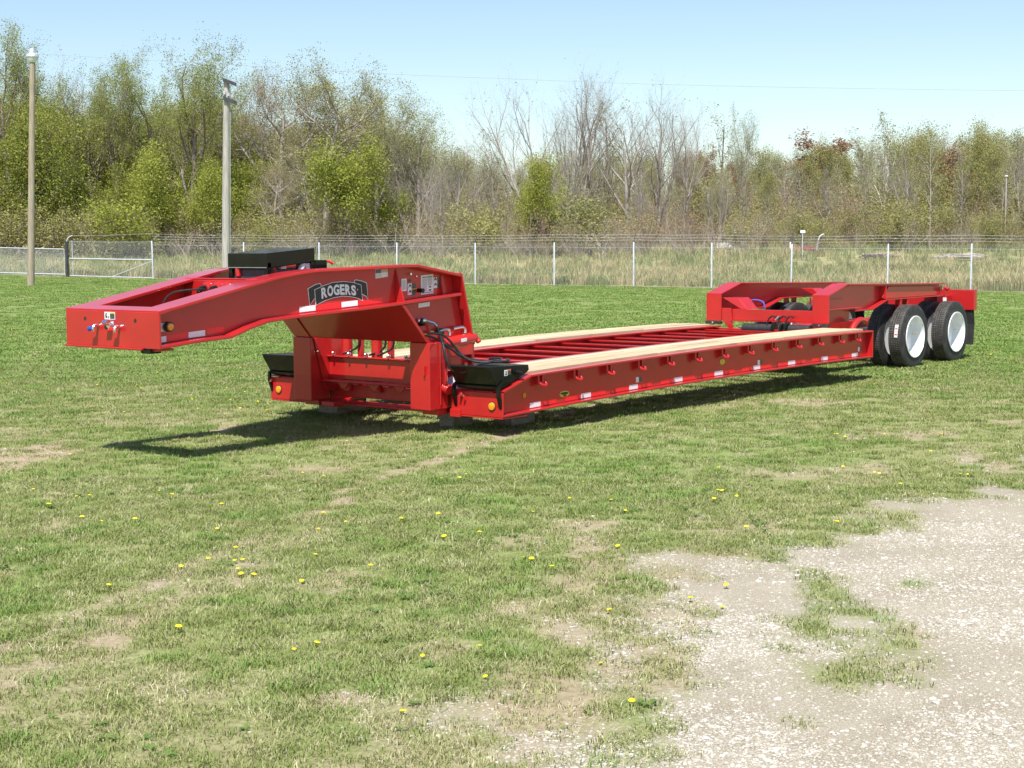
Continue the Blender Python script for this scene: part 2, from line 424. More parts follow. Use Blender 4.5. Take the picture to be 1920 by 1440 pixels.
def ground_mat():
    mt, nt, b = new_mat('lawn_and_gravel_ground')
    L = nt.links.new
    at = N(nt, 'ShaderNodeVertexColor', layer_name='mask')
    sp = N(nt, 'ShaderNodeSeparateColor'); L(at.outputs['Color'], sp.inputs[0])
    at2 = N(nt, 'ShaderNodeVertexColor', layer_name='mask2')
    sp2 = N(nt, 'ShaderNodeSeparateColor'); L(at2.outputs['Color'], sp2.inputs[0])
    tc = N(nt, 'ShaderNodeTexCoord')
    def noise(sc, det=6, rough=.6):
        n = N(nt, 'ShaderNodeTexNoise'); n.inputs['Scale'].default_value = sc; n.inputs['Detail'].default_value = det; n.inputs['Roughness'].default_value = rough
        L(tc.outputs['Object'], n.inputs['Vector']); return n
    n1 = noise(26, 8, .7); n2 = noise(1.4, 6); n3 = noise(150, 4)
    thatch = ramp(nt, [(.3, (0.122, 0.132, 0.052)), (.48, (0.219, 0.238, 0.092)), (.6, (0.304, 0.305, 0.144)), (.75, (0.413, 0.397, 0.218))]); L(n1.outputs['Fac'], thatch.inputs[0])
    green = ramp(nt, [(.3, (0.108, 0.162, 0.041)), (.5, (0.176, 0.243, 0.068)), (.7, (0.270, 0.311, 0.108))]); L(n1.outputs['Fac'], green.inputs[0])
    soil = ramp(nt, [(.3, (0.260, 0.195, 0.124)), (.55, (0.377, 0.299, 0.208)), (.75, (0.494, 0.416, 0.312))]); L(n1.outputs['Fac'], soil.inputs[0])
    grav = ramp(nt, [(.32, (0.218, 0.175, 0.122)), (.48, (0.352, 0.311, 0.237)), (.62, (0.462, 0.424, 0.345)), (.75, (0.607, 0.579, 0.497))]); L(n3.outputs['Fac'], grav.inputs[0])
    damp = ramp(nt, [(.40, (.82, .80, .78)), (.6, (1, 1, 1))]); L(n2.outputs['Fac'], damp.inputs[0])
    gm = N(nt, 'ShaderNodeMixRGB', blend_type='MULTIPLY'); gm.inputs[0].default_value = .8; L(grav.outputs[0], gm.inputs['Color1']); L(damp.outputs[0], gm.inputs['Color2'])
    m1 = N(nt, 'ShaderNodeMixRGB'); L(sp.outputs['Blue'], m1.inputs[0]); L(thatch.outputs[0], m1.inputs['Color1']); L(green.outputs[0], m1.inputs['Color2'])
    m2 = N(nt, 'ShaderNodeMixRGB'); L(sp.outputs['Green'], m2.inputs[0]); L(m1.outputs[0], m2.inputs['Color1']); L(soil.outputs[0], m2.inputs['Color2'])
    m3 = N(nt, 'ShaderNodeMixRGB'); L(sp.outputs['Red'], m3.inputs[0]); L(m2.outputs[0], m3.inputs['Color1']); L(gm.outputs[0], m3.inputs['Color2'])
    # meadow past the fence
    mead = ramp(nt, [(.3, (.16, .18, .06)), (.5, (.30, .28, .13)), (.7, (.48, .42, .26))])
    n5 = noise(.9, 8, .7); L(n5.outputs['Fac'], mead.inputs[0])
    m4 = N(nt, 'ShaderNodeMixRGB'); L(sp2.outputs['Red'], m4.inputs[0]); L(m3.outputs[0], m4.inputs['Color1']); L(mead.outputs[0], m4.inputs['Color2'])
    L(m4.outputs[0], b.inputs['Base Color']); b.inputs['Roughness'].default_value = .95; b.inputs['Specular IOR Level'].default_value = .15
    ad = N(nt, 'ShaderNodeMath', operation='ADD'); L(n1.outputs['Fac'], ad.inputs[0]); L(n3.outputs['Fac'], ad.inputs[1])
    bp = N(nt, 'ShaderNodeBump'); bp.inputs['Strength'].default_value = .6; bp.inputs['Distance'].default_value = .012
    L(ad.outputs[0], bp.inputs['Height']); L(bp.outputs[0], b.inputs['Normal'])
    return mt
M['ground'] = ground_mat()
# ------------------------------------------------------------------ ground sheet (one mesh, finer towards the drive)
def axis(parts):
    a = [parts[0][0]]
    for lo, hi, st in parts:
        n = max(1, int(round((hi-lo)/st))); a += list(np.linspace(lo, hi, n+1)[1:])
    return np.array(a)
sa = axis([(-30, 3, 3), (3, 16, .05), (16, 30, .12), (30, 80, .5), (80, 180, 4), (180, 600, 20), (600, 2500, 190)])
ta_ = axis([(0, 6, .055), (6, 14, .16), (14, 40, .8), (40, 120, 5), (120, 1500, 115)])
ta = np.concatenate([-ta_[:0:-1], ta_])
S, T = np.meshgrid(sa, ta, indexing='ij')
X, Y = st2xy(S, T)
Z = gz(X, Y)
Gm = gravel_mask(X, Y); Bm = bare_mask(X, Y); Lm = lush_mask(X, Y)
near = (S < 30)
Z = Z + near*((fbm(X*1.5, Y*1.5, 61, 3)-.5)*.03 + (fbm(X*7, Y*7, 62, 3)-.5)*.012)*sm(30, 20, S) - .008*Bm*near
ns, nt_ = S.shape
ii = np.arange(ns*nt_).reshape(ns, nt_)
Fq = np.stack([ii[:-1, :-1], ii[1:, :-1], ii[1:, 1:], ii[:-1, 1:]], -1).reshape(-1, 4)[:, ::-1]
gme = tri_mesh('ground', np.stack([X, Y, Z], -1).reshape(-1, 3), Fq, M['ground'])
gme.polygons.foreach_set('use_smooth', np.ones(len(gme.polygons), bool))
fence_s = 69.3 - .43*T
mead = sm(-.4, .3, S - fence_s)
for nm, ch in (('mask', (Gm, Bm, Lm)), ('mask2', (mead, mead*0, mead*0))):
    ca = gme.color_attributes.new(nm, 'FLOAT_COLOR', 'POINT')
    ca.data.foreach_set('color', np.stack([*ch, np.ones_like(Gm)], -1).astype(np.float32).ravel())
ground = bpy.data.objects.new('ground', gme); link(ground); tag(ground, kind='structure')
ground['label'] = 'mown lawn with worn bare patches running into a pale gravel drive'
# surface height including the small bumps
def gzs(x, y):
    s, t = xy2st(x, y)
    return gz(x, y) + (s < 30)*((fbm(x*1.5, y*1.5, 61, 3)-.5)*.03 + (fbm(x*7, y*7, 62, 3)-.5)*.012)*sm(30, 20, s) - .008*bare_mask(x, y)*(s < 30)
# ------------------------------------------------------------------ scatter with geometry nodes
def proto_coll(name, meshes):
    c = bpy.data.collections.new(name)
    for i, me in enumerate(meshes):
        o = bpy.data.objects.new('%s_%02d' % (name, i), me); c.objects.link(o)
    return c
def scatter(name, P, rz, sc, idx, coll, mat=None, parent=None, tilt=None):
    me = bpy.data.meshes.new(name); me.vertices.add(len(P)); me.vertices.foreach_set('co', np.asarray(P, np.float32).ravel())
    for nm, typ, arr, key in (('rz', 'FLOAT', rz, 'value'), ('sc', 'FLOAT', sc, 'value'), ('pi', 'INT', idx, 'value')):
        a = me.attributes.new(nm, typ, 'POINT'); a.data.foreach_set(key, np.asarray(arr, np.int32 if typ == 'INT' else np.float32))
    if mat: me.materials.append(mat)
    o = bpy.data.objects.new(name, me); link(o, parent)
    ng = bpy.data.node_groups.new(name, 'GeometryNodeTree')
    ng.interface.new_socket('Geometry', in_out='INPUT', socket_type='NodeSocketGeometry'); ng.interface.new_socket('Geometry', in_out='OUTPUT', socket_type='NodeSocketGeometry')
    n = ng.nodes; l = ng.links
    gi = n.new('NodeGroupInput'); go = n.new('NodeGroupOutput'); ip = n.new('GeometryNodeInstanceOnPoints'); ci = n.new('GeometryNodeCollectionInfo')
    ci.inputs['Collection'].default_value = coll; ci.inputs['Separate Children'].default_value = True; ci.inputs['Reset Children'].default_value = True
    ip.inputs['Pick Instance'].default_value = True
    def attr(nm, typ):
        a = n.new('GeometryNodeInputNamedAttribute'); a.data_type = typ; a.inputs['Name'].default_value = nm; return a.outputs[0]
    cx = n.new('ShaderNodeCombineXYZ'); l.new(attr('rz', 'FLOAT'), cx.inputs[2])
    l.new(gi.outputs[0], ip.inputs['Points']); l.new(ci.outputs[0], ip.inputs['Instance']); l.new(attr('pi', 'INT'), ip.inputs['Instance Index'])
    l.new(cx.outputs[0], ip.inputs['Rotation']); l.new(attr('sc', 'FLOAT'), ip.inputs['Scale']); l.new(ip.outputs[0], go.inputs[0])
    md = o.modifiers.new('scatter', 'NODES'); md.node_group = ng
    return o
def tuft_mesh(name, n, rad, h0, h1, w, lean, mat, seed, rows=2, curl=.5):
    r = np.random.default_rng(seed); V = []; F = []
    for i in range(n):
        a = r.uniform(0, 6.283); d = rad*math.sqrt(r.uniform(0, 1)); px, py = d*math.cos(a), d*math.sin(a)
        h = r.uniform(h0, h1); la = r.uniform(0, 6.283); ln = lean*r.uniform(.2, 1.3)*h
        dx, dy = math.cos(la), math.sin(la); ww = w*r.uniform(.6, 1.3); ox, oy = -dy*ww/2, dx*ww/2
        b = len(V)
        mx, my = px+dx*ln*.35, py+dy*ln*.35
        V += [(px-ox, py-oy, -.01), (px+ox, py+oy, -.01), (mx+ox*.8, my+oy*.8, h*.62), (mx-ox*.8, my-oy*.8, h*.62), (px+dx*ln, py+dy*ln, h*(1-.25*curl*r.uniform(0, 1)))]
        F += [(b, b+1, b+2), (b, b+2, b+3), (b+3, b+2, b+4)]
    return tri_mesh(name, V, F, mat)
lawn_c = proto_coll('lawn_tuft', [tuft_mesh('lt', 64, .10, .010, .032, .0042, 1.7, M['blade'], 100+i) for i in range(4)])
lush_c = proto_coll('lush_tuft', [tuft_mesh('lu', 66, .085, .016, .042, .0045, 1.4, M['blade_lush'], 200+i) for i in range(4)])
dry_c = proto_coll('dry_tuft', [tuft_mesh('dt', 34, .09, .008, .03, .004, 2.2, M['blade_dry'], 300+i) for i in range(4)])
far_c = proto_coll('far_lawn_tuft', [tuft_mesh('ft', 80, .26, .018, .05, .016, 1.6, M['blade_lush'], 400+i) for i in range(3)] + [tuft_mesh('ft', 70, .26, .015, .04, .015, 1.8, M['blade'], 410+i) for i in range(2)])
def sample(s0, s1, dens, marg=3.0):
    area = (s1-s0)*(2*marg + .36*2*(s0+s1)/2)
    n = int(area*dens*1.0)
    # uniform over the trapezoid
    s = []; t = []
    while len(s) < n:
        ss = rng.uniform(s0, s1, n); tt = rng.uniform(-1, 1, n)*(marg+.36*s1)
        k = np.abs(tt) < marg+.36*ss
        s = np.concatenate([s, ss[k]]) if len(s) else ss[k]; t = np.concatenate([t, tt[k]]) if len(t) else tt[k]
    s, t = s[:n], t[:n]
    x, y = st2xy(s, t); return s, t, x, y
def do_scatter(name, coll, k, bands, keep, sc, label):
    PS = []; SC = []
    for s0, s1, dens in bands:
        s, t, x, y = sample(s0, s1, dens)
        p = keep(s, t, x, y); m_ = rng.uniform(0, 1, len(s)) < p
        s, t, x, y = s[m_], t[m_], x[m_], y[m_]
        PS.append(np.stack([x, y, gzs(x, y)], -1)); SC.append(sc(s, t, x, y))
    P = np.concatenate(PS); sca = np.concatenate(SC)
    o = scatter(name, P, rng.uniform(0, 6.283, len(P)), sca, rng.integers(0, k, len(P)), coll)
    tag(o, label, kind='stuff'); print(name, len(P)); return o
def clump(x, y, seed, sc=5): return fbm(x*sc, y*sc, seed, 3)
do_scatter('lawn_grass', lawn_c, 4, [(4.5, 13, 210), (13, 26, 95)],
    lambda s, t, x, y: (1-gravel_mask(x, y))**1.5*(1-.72*bare_mask(x, y))*(.35+.65*sm(.3, .55, clump(x, y, 71))),
    lambda s, t, x, y: rng.uniform(.65, 1.15, len(s))*(1+.5*sm(13, 24, s)), 'short mown lawn grass with dry thatch around the trailer')
do_scatter('lush_grass', lush_c, 4, [(4.5, 13, 75), (13, 30, 45)],
    lambda s, t, x, y: (1-gravel_mask(x, y))**2*(1-bare_mask(x, y))**2*sm(.46, .62, clump(x, y, 77, 2.2))*(.45+.55*lush_mask(x, y)),
    lambda s, t, x, y: rng.uniform(.6, 1.3, len(s))*(1+.3*sm(13, 24, s)), 'greener clumps of grass in the lawn')
do_scatter('dry_grass', dry_c, 4, [(4.5, 13, 70), (13, 24, 20)],
    lambda s, t, x, y: (1-gravel_mask(x, y))**1.2*(.35+.5*sm(.45, .6, clump(x, y, 83, 1.7)) + .3*bare_mask(x, y)),
    lambda s, t, x, y: rng.uniform(.6, 1.2, len(s))*(1+.5*sm(13, 24, s)), 'dry clippings and thatch lying on the lawn')
do_scatter('far_lawn_grass', far_c, 5, [(22, 40, 22), (40, 80, 11)],
    lambda s, t, x, y: ((s < 69.1-.43*t)*(.5+.5*sm(.35, .6, clump(x, y, 91, .8)))),
    lambda s, t, x, y: rng.uniform(.7, 1.2, len(s)), 'green mown lawn reaching back to the chain link fence')
# stones
def stone_mesh(seed):
    r = np.random.default_rng(seed)
    bm = bmesh.new(); bmesh.ops.create_icosphere(bm, subdivisions=1, radius=1)
    for v in bm.verts:
        v.co *= r.uniform(.72, 1.2); v.co.x *= 1.25; v.co.z *= .55
    me = bpy.data.meshes.new('stone'); bm.to_mesh(me); bm.free(); me.materials.append(M['stone']); return me
stone_c = proto_coll('gravel_stone', [stone_mesh(500+i) for i in range(5)])
do_scatter('gravel', stone_c, 5, [(4.5, 8, 11000), (8, 11, 5200), (11, 18, 1600)],
    lambda s, t, x, y: np.clip(gravel_mask(x, y)**1.2*(.2+.8*sm(.36, .62, clump(x, y, 95, 1.6))) + .16*bare_mask(x, y)*sm(.5, .6, clump(x, y, 96, 1.1)) + .004, 0, 1),
    lambda s, t, x, y: rng.lognormal(0, .5, len(s))*.0036*(1+.5*sm(8, 16, s)), 'pale crushed stone gravel of the drive')
# broad-leaved rosettes
def rosette(seed):
    r = np.random.default_rng(seed); V = []; F = []
    for i in range(9):
        a = r.uniform(0, 6.283); L_ = r.uniform(.025, .055); w = L_*.2; dx, dy = math.cos(a), math.sin(a); ox, oy = -dy*w, dx*w; b = len(V)
        V += [(0, 0, .0), (dx*L_*.5+ox, dy*L_*.5+oy, L_*.38), (dx*L_*.5-ox, dy*L_*.5-oy, L_*.38), (dx*L_, dy*L_, L_*.3)]
        F += [(b, b+1, b+2), (b+1, b+3, b+2)]
    return tri_mesh('rosette', V, F, M['weed'])
weed_c = proto_coll('weed_rosette', [rosette(600+i) for i in range(3)])
do_scatter('weeds', weed_c, 3, [(4.5, 14, 9), (14, 30, 3)], lambda s, t, x, y: (gravel_mask(x, y) < .2)*sm(.42, .6, clump(x, y, 97, 1.2)), lambda s, t, x, y: rng.uniform(.5, 1.3, len(s)), 'small broad leaved weeds in the lawn')
# meadow beyond the fence
def meadow_keep(s, t, x, y): return (s > 70.2-.43*t)*(.35+.65*sm(.35, .6, clump(x, y, 101, .25)))
straw_c = proto_coll('straw_clump', [tuft_mesh('st', 52, .45, .22, .78, .020, 1.05, M['straw'], 700+i) for i in range(4)])
mead_c = proto_coll('meadow_clump', [tuft_mesh('mt', 50, .45, .2, .6, .026, .6, M['meadow'], 720+i) for i in range(3)])
do_scatter('tall_dry_grass', straw_c, 4, [(58, 85, 2.6), (85, 130, .8)],
    lambda s, t, x, y: (s > 70.0-.43*t)*(1-.55*sm(.5, .62, clump(x, y, 104, .12)))*np.clip(sm(.40, .62, clump(x, y, 101, .22)) *(.25+.75*sm(-8, 12, t)) + .75*sm(4, .5, s-(70-.43*t))*sm(-16, -4, t)+.06, 0, 1),
    lambda s, t, x, y: rng.uniform(.6, 1.15, len(s)), 'tall straw coloured grass behind the chain link fence')
do_scatter('meadow_grass', mead_c, 3, [(58, 85, 2.6), (85, 150, 1.2)],
    lambda s, t, x, y: (s > 70.0-.43*t)*.8, lambda s, t, x, y: rng.uniform(.5, 1.1, len(s)), 'rough green meadow grass behind the chain link fence')
# ------------------------------------------------------------------ the lowboy trailer (x runs back along it, y to its far side, z up)
TR = empty('lowboy_trailer', (0, 0, 0))
tag(TR, 'long red lowboy trailer with raised gooseneck, wood strip deck and white wheels', 'trailer')
RED = M['red']; BLK = M['black']
BV = .006
TOPP = [(-3.43, 1.331), (-2.04, 1.608), (-1.79, 1.648), (-1.59, 1.67), (-.67, 1.697), (-.406, 1.698), (.244, 1.587)]
BOTP = [(-3.43, .999), (-2.95, 1.038), (-2.61, 1.054), (-2.38, 1.126), (-2.15, 1.18), (-1.86, 1.203), (-.63, 1.296), (.282, 1.364)]
def ip(P, x): return float(np.interp(x, [p[0] for p in P], [p[1] for p in P]))
def yo(x):
    u = min(1, max(0, (x+2.15)/1.55)); return .692 + .298*u*u*(3-2*u)
def ztop(x): return ip(TOPP, x)
def zbot(x): return ip(BOTP, x)
FT = .03
def side_beam(sg):
    b = MB()
    xs = sorted(set([-3.405, -2.95, -2.61, -2.38, -.406, -.1, .244] + [round(-2.15+.1*i, 3) for i in range(17)] + [-2.04, -1.79, -1.59]))
    w_in = [(-3.43, .31), (-2.2, .30), (-1.5, .24), (1, .24)]
    b.sweep([[(x, sg*yo(x), ztop(x)), (x, sg*(yo(x)-ip(w_in, x)), ztop(x)), (x, sg*(yo(x)-ip(w_in, x)), ztop(x)-FT), (x, sg*yo(x), ztop(x)-FT)] for x in xs])
    b.sweep([[(x, sg*yo(x), zbot(x)+FT), (x, sg*(yo(x)-.2), zbot(x)+FT), (x, sg*(yo(x)-.2), zbot(x)), (x, sg*yo(x), zbot(x))] for x in xs])
    b.sweep([[(x, sg*(yo(x)-.13), ztop(x)-FT+.002), (x, sg*(yo(x)-.155), ztop(x)-FT+.002), (x, sg*(yo(x)-.155), zbot(x)+FT-.002), (x, sg*(yo(x)-.13), zbot(x)+FT-.002)] for x in xs])
    o = b.obj('gooseneck_side_beam', RED, TR, BV)
    # rear flange plate sloping down to the deck
    r = MB(); y0, y1 = sg*.992, sg*.74
    r.sweep([[(.236, y, 1.60), (.262, y, 1.592), (.452, y, .84), (.426, y, .84)] for y in (y0, y1)])
    r.obj('rear_flange_plate', RED, TR, BV)
    # riser side web under the bottom flange
    w = MB(); w.prism_xz([(-.62, 1.285), (.285, 1.36), (.425, .84), (.40, .60), (0, .60), (-.27, .9)], sg*.885, sg*.862)
    w.obj('riser_side_plate', RED, TR, BV)
    # front flange of the riser, sloping back to the leg
    f = MB(); f.sweep([[(-.66, y, 1.292), (-.635, y, 1.292), (-.285, y, .895), (-.31, y, .905)] for y in (sg*.99, sg*.74)])
    f.obj('riser_front_flange', RED, TR, BV)
    # leg: hollow box section
    l = MB()
    l.sweep([[(x, sg*.745, z), (x, sg*1.02, z), (x2, sg*1.02, z), (x2, sg*.745, z)] for x, x2, z in ((-.30, -.02, .20), (-.30, -.02, .895))])
    l.box(-.16, -.02, sg*.78, sg*1.0, .14, .199)
    l.obj('gooseneck_leg', RED, TR, .008)
    # raised seam and small boss on the leg
    if sg < 0:
        k = MB(); k.box(-.16, -.145, -1.031, -1.042, .25, .9); k.box(-.302, -.33, -.97, -.955, .56, .66)
        k.obj('leg_seam', RED, TR, .003)
        k = MB(); k.tube([(-.09, -1.03, .42), (-.09, -1.10, .40)], [.055, .05], 12); k.tube([(-.11, -1.05, .44), (-.13, -1.09, .5), (-.13, -1.09, .6)], .018, 8)
        k.obj('lock_pin', RED, TR)
    # triangular gusset at the bend
    g = MB(); g.prism_yz([(sg*(.86), 1.66), (sg*(.86), 1.32), (sg*.985, 1.32)], -.62, -.605); g.obj('gusset', RED, TR, .003)
    g = MB(); g.prism_xz([(.31, 1.02), (.41, .90), (.30, .86), (.24, .86)], sg*.93, sg*.945); g.obj('gusset', RED, TR, .003)
    return o
for sg in (-1, 1): side_beam(sg)
# nose
b = MB()
b.box(-3.43, -3.405, -.692, .692, .999, 1.325)
b.sweep([[(-3.415, y, 1.300), (-3.425, y, 1.337), (-3.28, y, 1.3645), (-3.28, y, 1.3345)] for y in (-.700, .700)])
b.box(-3.46, -3.43, -.47, .68, .985, 1.003)
b.box(-3.40, -3.20, -.60, .60, .975, .996)
b.obj('nose_plate', RED, TR, BV)
b = MB(); b.prism_yz([(-.55, .994), (-.40, .994), (-.42, .955), (-.54, .955)], -3.42, -3.30); b.obj('skid_pad', BLK, TR)
b = MB()
for y, z in ((.39, 1.246), (-.356, 1.244)): b.tube([(-3.4305, y, z), (-3.42, y, z)], .02, 12)
b.tube([(-3.4305, .072, 1.183), (-3.42, .072, 1.183)], .032, 14)
b.cur = 0
b.objs('nose_hole', M['ink'], TR)
b = MB(); b.box(-2.16, -2.13, -.53, .53, 1.18, 1.575); b.box(-2.16, -2.05, -.53, .53, 1.576, 1.59)
b.obj('neck_cross_beam', RED, TR, BV)
b = MB()
for y in (.16, .0, -.12): b.tube([(-2.16, y, 1.50), (-2.20, y, 1.50), (-2.21, y, 1.50)], [.06, .055, .035], 14)
b.objs('valve_boss', RED, TR)
b = MB()
for y in (.16, 0): b.tube([(-2.2, y, 1.50), (-2.26, y, 1.49), (-2.29, y, 1.45)], .026, 10)
b.objs('valve_plug', BLK, TR)
b = MB(); b.tube(smooth_path([(-2.27, 0, 1.46), (-2.4, -.02, 1.49), (-2.62, .10, 1.47), (-2.74, .12, 1.38), (-2.76, .12, 1.2)]), .009, 8); b.obj('air_hose', M['hose'], TR)
# nose fittings
b = MB()
for y, z in ((.19, 1.175), (-.13, 1.172)):
    b.tube(smooth_path([(-3.43, y, z+.01), (-3.47, y, z+.015), (-3.49, y, z-.01), (-3.485, y, z-.035)], 4), .016, 10)
b.objs('hose_coupling', M['chrome'], TR)
for y, mt in ((.19, M['blue_plastic']), (-.13, M['red_tape'])):
    b = MB(); b.tube([(-3.49, y, 1.165), (-3.50, y+.045, 1.16), (-3.50, y+.055, 1.16)], [.02, .024, .018], 12); b.obj('coupling_head', mt, TR)
b = MB(); b.tube([(-3.43, -.01, 1.20), (-3.46, -.01, 1.20), (-3.47, -.01, 1.20)], [.034, .034, .028], 14); b.prism_xz([(-3.47, 1.235), (-3.50, 1.245), (-3.515, 1.22), (-3.48, 1.195)], -.045, .025)
b.box(-3.44, -3.431, -.055, .035, 1.15, 1.235)
b.obj('electric_socket', M['chrome'], TR)
def decal(name, mat, pts, parent=None): # thin plate from a quad of corner points, order around
    return mesh_obj(name, pts, [tuple(range(len(pts)))], mat, parent or TR)
def plate(name, mat, o_, ux, uz, n, u0, u1, v0, v1, th=.0015, parent=None):
    o_ = Vector(o_); ux = Vector(ux); uz = Vector(uz); n = Vector(n)
    P = [o_+ux*u0+uz*v0, o_+ux*u1+uz*v0, o_+ux*u1+uz*v1, o_+ux*u0+uz*v1]
    b = MB(); b.sweep([[tuple(p) for p in P], [tuple(p+n*th) for p in P]]); return b.obj(name, mat, parent or TR)
# warning decal on the nose
XF, NX = (-3.4305, 0, 0), (-1, 0, 0)
d = plate('warning_decal', M['paper'], XF, (0, 1, 0), (0, 0, 1), NX, -.065, .092, 1.247, 1.315)
plate('decal_text_block', M['dark_decal'], (-3.432, 0, 0), (0, 1, 0), (0, 0, 1), NX, -.058, .008, 1.253, 1.298, parent=d)
plate('decal_header', M['yellow_decal'], (-3.432, 0, 0), (0, 1, 0), (0, 0, 1), NX, -.058, .008, 1.300, 1.311, parent=d)
b = MB()
b.prism_yz([(.075, 1.262), (.045, 1.26), (.05, 1.275), (.06, 1.28), (.055, 1.302), (.07, 1.305), (.078, 1.28)], -3.4325, -3.4335); b.prism_yz([(.035, 1.256), (.022, 1.256), (.02, 1.275), (.03, 1.285)], -3.4325, -3.4335)
b.objs('decal_pictogram', M['ink'], d)
for y in (.165, -.165): plate('air_line_label', M['dark_decal'], XF, (0, 1, 0), (0, 0, 1), NX, y-.02, y+.02, 1.207, 1.217)

# --- surface frame of the near side web (follows the bend)
def nw(x, off=0.0):   # point on the near web
    y = -(yo(x)-.13) - off; return y
def web_plate(name, mat, x0, x1, z00, z01, z10, z11, off=.0015, parent=None, sg=-1):
    P = []
    xs = [x0] + [q for q in [round(-2.15+.1*i, 3) for i in range(17)] if x0 < q < x1] + [x1]
    b = MB()
    for th in (0,):
        V = []; F = []
        for x in xs:
            u = (x-x0)/(x1-x0); za = z00*(1-u)+z10*u; zb = z01*(1-u)+z11*u
            V += [(x, nw(x, off), za), (x, nw(x, off), zb), (x, nw(x, off-.0014), za), (x, nw(x, off-.0014), zb)]
        for i in range(len(xs)-1):
            a = i*4; c = a+4
            F += [(a, c, c+1, a+1), (a, a+2, c+2, c), (a+1, c+1, c+3, a+3)]
        F += [(0, 1, 3, 2), (len(V)-4, len(V)-2, len(V)-1, len(V)-3)]
        b.add(V, F)
    return b.obj(name, mat, parent or TR)
def tape(mat, name, x0, x1, dz=.022, h=.052):
    dz -= .008; x0 += .025; x1 += .025
    return web_plate(name, mat, x0, x1, zbot(x0)+FT+dz, zbot(x0)+FT+dz+h, zbot(x1)+FT+dz, zbot(x1)+FT+dz+h)
tape(M['white_tape'], 'white_reflector_tape', -3.38, -3.28, .02)
tape(M['red_tape'], 'red_reflector_tape', -3.275, -3.035, .02)
tape(M['white_tape'], 'white_reflector_tape', -3.03, -2.84, .02)
tape(M['red_tape'], 'red_reflector_tape', -2.82, -2.62, .03)
tape(M['white_tape'], 'white_reflector_tape', -1.73, -1.56, .02)
tape(M['red_tape'], 'red_reflector_tape', -1.55, -1.30, .02)
tape(M['white_tape'], 'white_reflector_tape', -1.285, -1.11, .02)
tape(M['red_tape'], 'red_reflector_tape', -1.10, -.82, .02)
plate('white_reflector_tape', M['white_tape'], (0, -.8865, 0), (1, 0, .07), (0, 0, 1), (0, -1, 0), -.31, -.14, 1.275, 1.318)
# marker lamp on the nose side
b = MB(); b.box(-3.33, -3.19, -.560, -.566, 1.145, 1.225); b.obj('lamp_plate', M['alu'], TR, .003)
b = MB(); b.tube([(-3.237, -.566, 1.188), (-3.237, -.60, 1.188)], .045, 20); rg = b.obj('lamp_ring', M['black_rubber'], TR)
b = MB(); b.tube([(-3.237, -.60, 1.188), (-3.237, -.612, 1.188), (-3.237, -.616, 1.188)], [.034, .032, .02], 20); b.obj('marker_lamp', M['amber'], rg)

# --- maker's banner and lettering on the bent web, drawn in (x, z) and dropped onto the web plane
LX = [(250, 420), (560, 280), (600, 350), (820, 265), (1080, 245), (1330, 270), (1330, 225), (1380, 200), (1640, 275), (1670, 690), (1530, 560), (1530, 720), (1250, 620), (1040, 605), (800, 650), (600, 730), (420, 835), (405, 700), (290, 835)]
# photo-zoom pixels of the banner turned into metres on the web: bilinear fit through four measured corners
def lz(px, py):
    u = (px-256)/(1664-256)
    x = -1.613 + u*(-.97+1.613)*(1.0+.0*u)
    k = 1/12.8
    # vertical: pixels to metres (0.0052 m per source pixel), line slope along the beam
    z0 = 1.483 + (420-py)*k*(.00519+.0002*u) - u*.016
    return x, z0
def drop(pts, off): return [(x, nw(x, off), z) for x, z in pts]
def flat_poly(name, mat, pts, off, parent):
    b = MB(); b.sweep([drop(pts, off), drop(pts, off+.0012)]); return b.obj(name, mat, parent)
def shape(pts): return [lz(*p) for p in pts]
tail_l = [(250, 420), (420, 320), (540, 285), (570, 340), (560, 600), (410, 665), (290, 830)]
tail_r = [(1335, 225), (1380, 205), (1520, 235), (1645, 280), (1668, 685), (1610, 600), (1520, 560), (1400, 500), (1330, 300)]
mid = [(400, 445), (600, 350), (820, 268), (1080, 245), (1320, 272), (1500, 330), (1515, 540), (1530, 712), (1400, 650), (1230, 615), (1050, 605), (850, 638), (640, 710), (425, 828)]
def grow(pts, d):
    cx = sum(p[0] for p in pts)/len(pts); cy = sum(p[1] for p in pts)/len(pts); n = len(pts); out = []
    for i in range(n):
        a = np.array(pts[i-1], float); p = np.array(pts[i], float); c = np.array(pts[(i+1) % n], float)
        e1 = p-a; e2 = c-p; n1 = np.array([e1[1], -e1[0]]); n2 = np.array([e2[1], -e2[0]]); n1 /= np.linalg.norm(n1); n2 /= np.linalg.norm(n2)
        m_ = n1+n2; m_ /= max(np.linalg.norm(m_), .3); out.append(tuple(p + m_*d*min(1/max(.45, abs(m_@n1)), 1.6)))
    return out
ban = flat_poly('maker_banner', M['paper'], shape(tail_l), .0015, TR)
flat_poly('banner_outline', M['paper'], shape(tail_r), .0015, ban)
flat_poly('banner_fold', M['ink'], shape(grow(tail_l, -15)), .003, ban)
flat_poly('banner_fold', M['ink'], shape(grow(tail_r, -15)), .003, ban)
flat_poly('banner_outline', M['paper'], shape(mid), .0045, ban)
flat_poly('banner_field', M['ink'], shape(grow(mid, -13)), .006, ban)
def text_mesh(txt, size=1.0):
    cu = bpy.data.curves.new('txt', 'FONT'); cu.body = txt; cu.size = size; cu.offset = .045*size; cu.fill_mode = 'BOTH'; cu.resolution_u = 4
    o = bpy.data.objects.new('txt', cu); COL.objects.link(o)
    dg = bpy.context.evaluated_depsgraph_get(); me = bpy.data.meshes.new_from_object(o.evaluated_get(dg))
    bpy.data.objects.remove(o); bpy.data.curves.remove(cu)
    V = np.array([v.co[:] for v in me.vertices]); F = [tuple(p.vertices) for p in me.polygons]; bpy.data.meshes.remove(me); return V, F
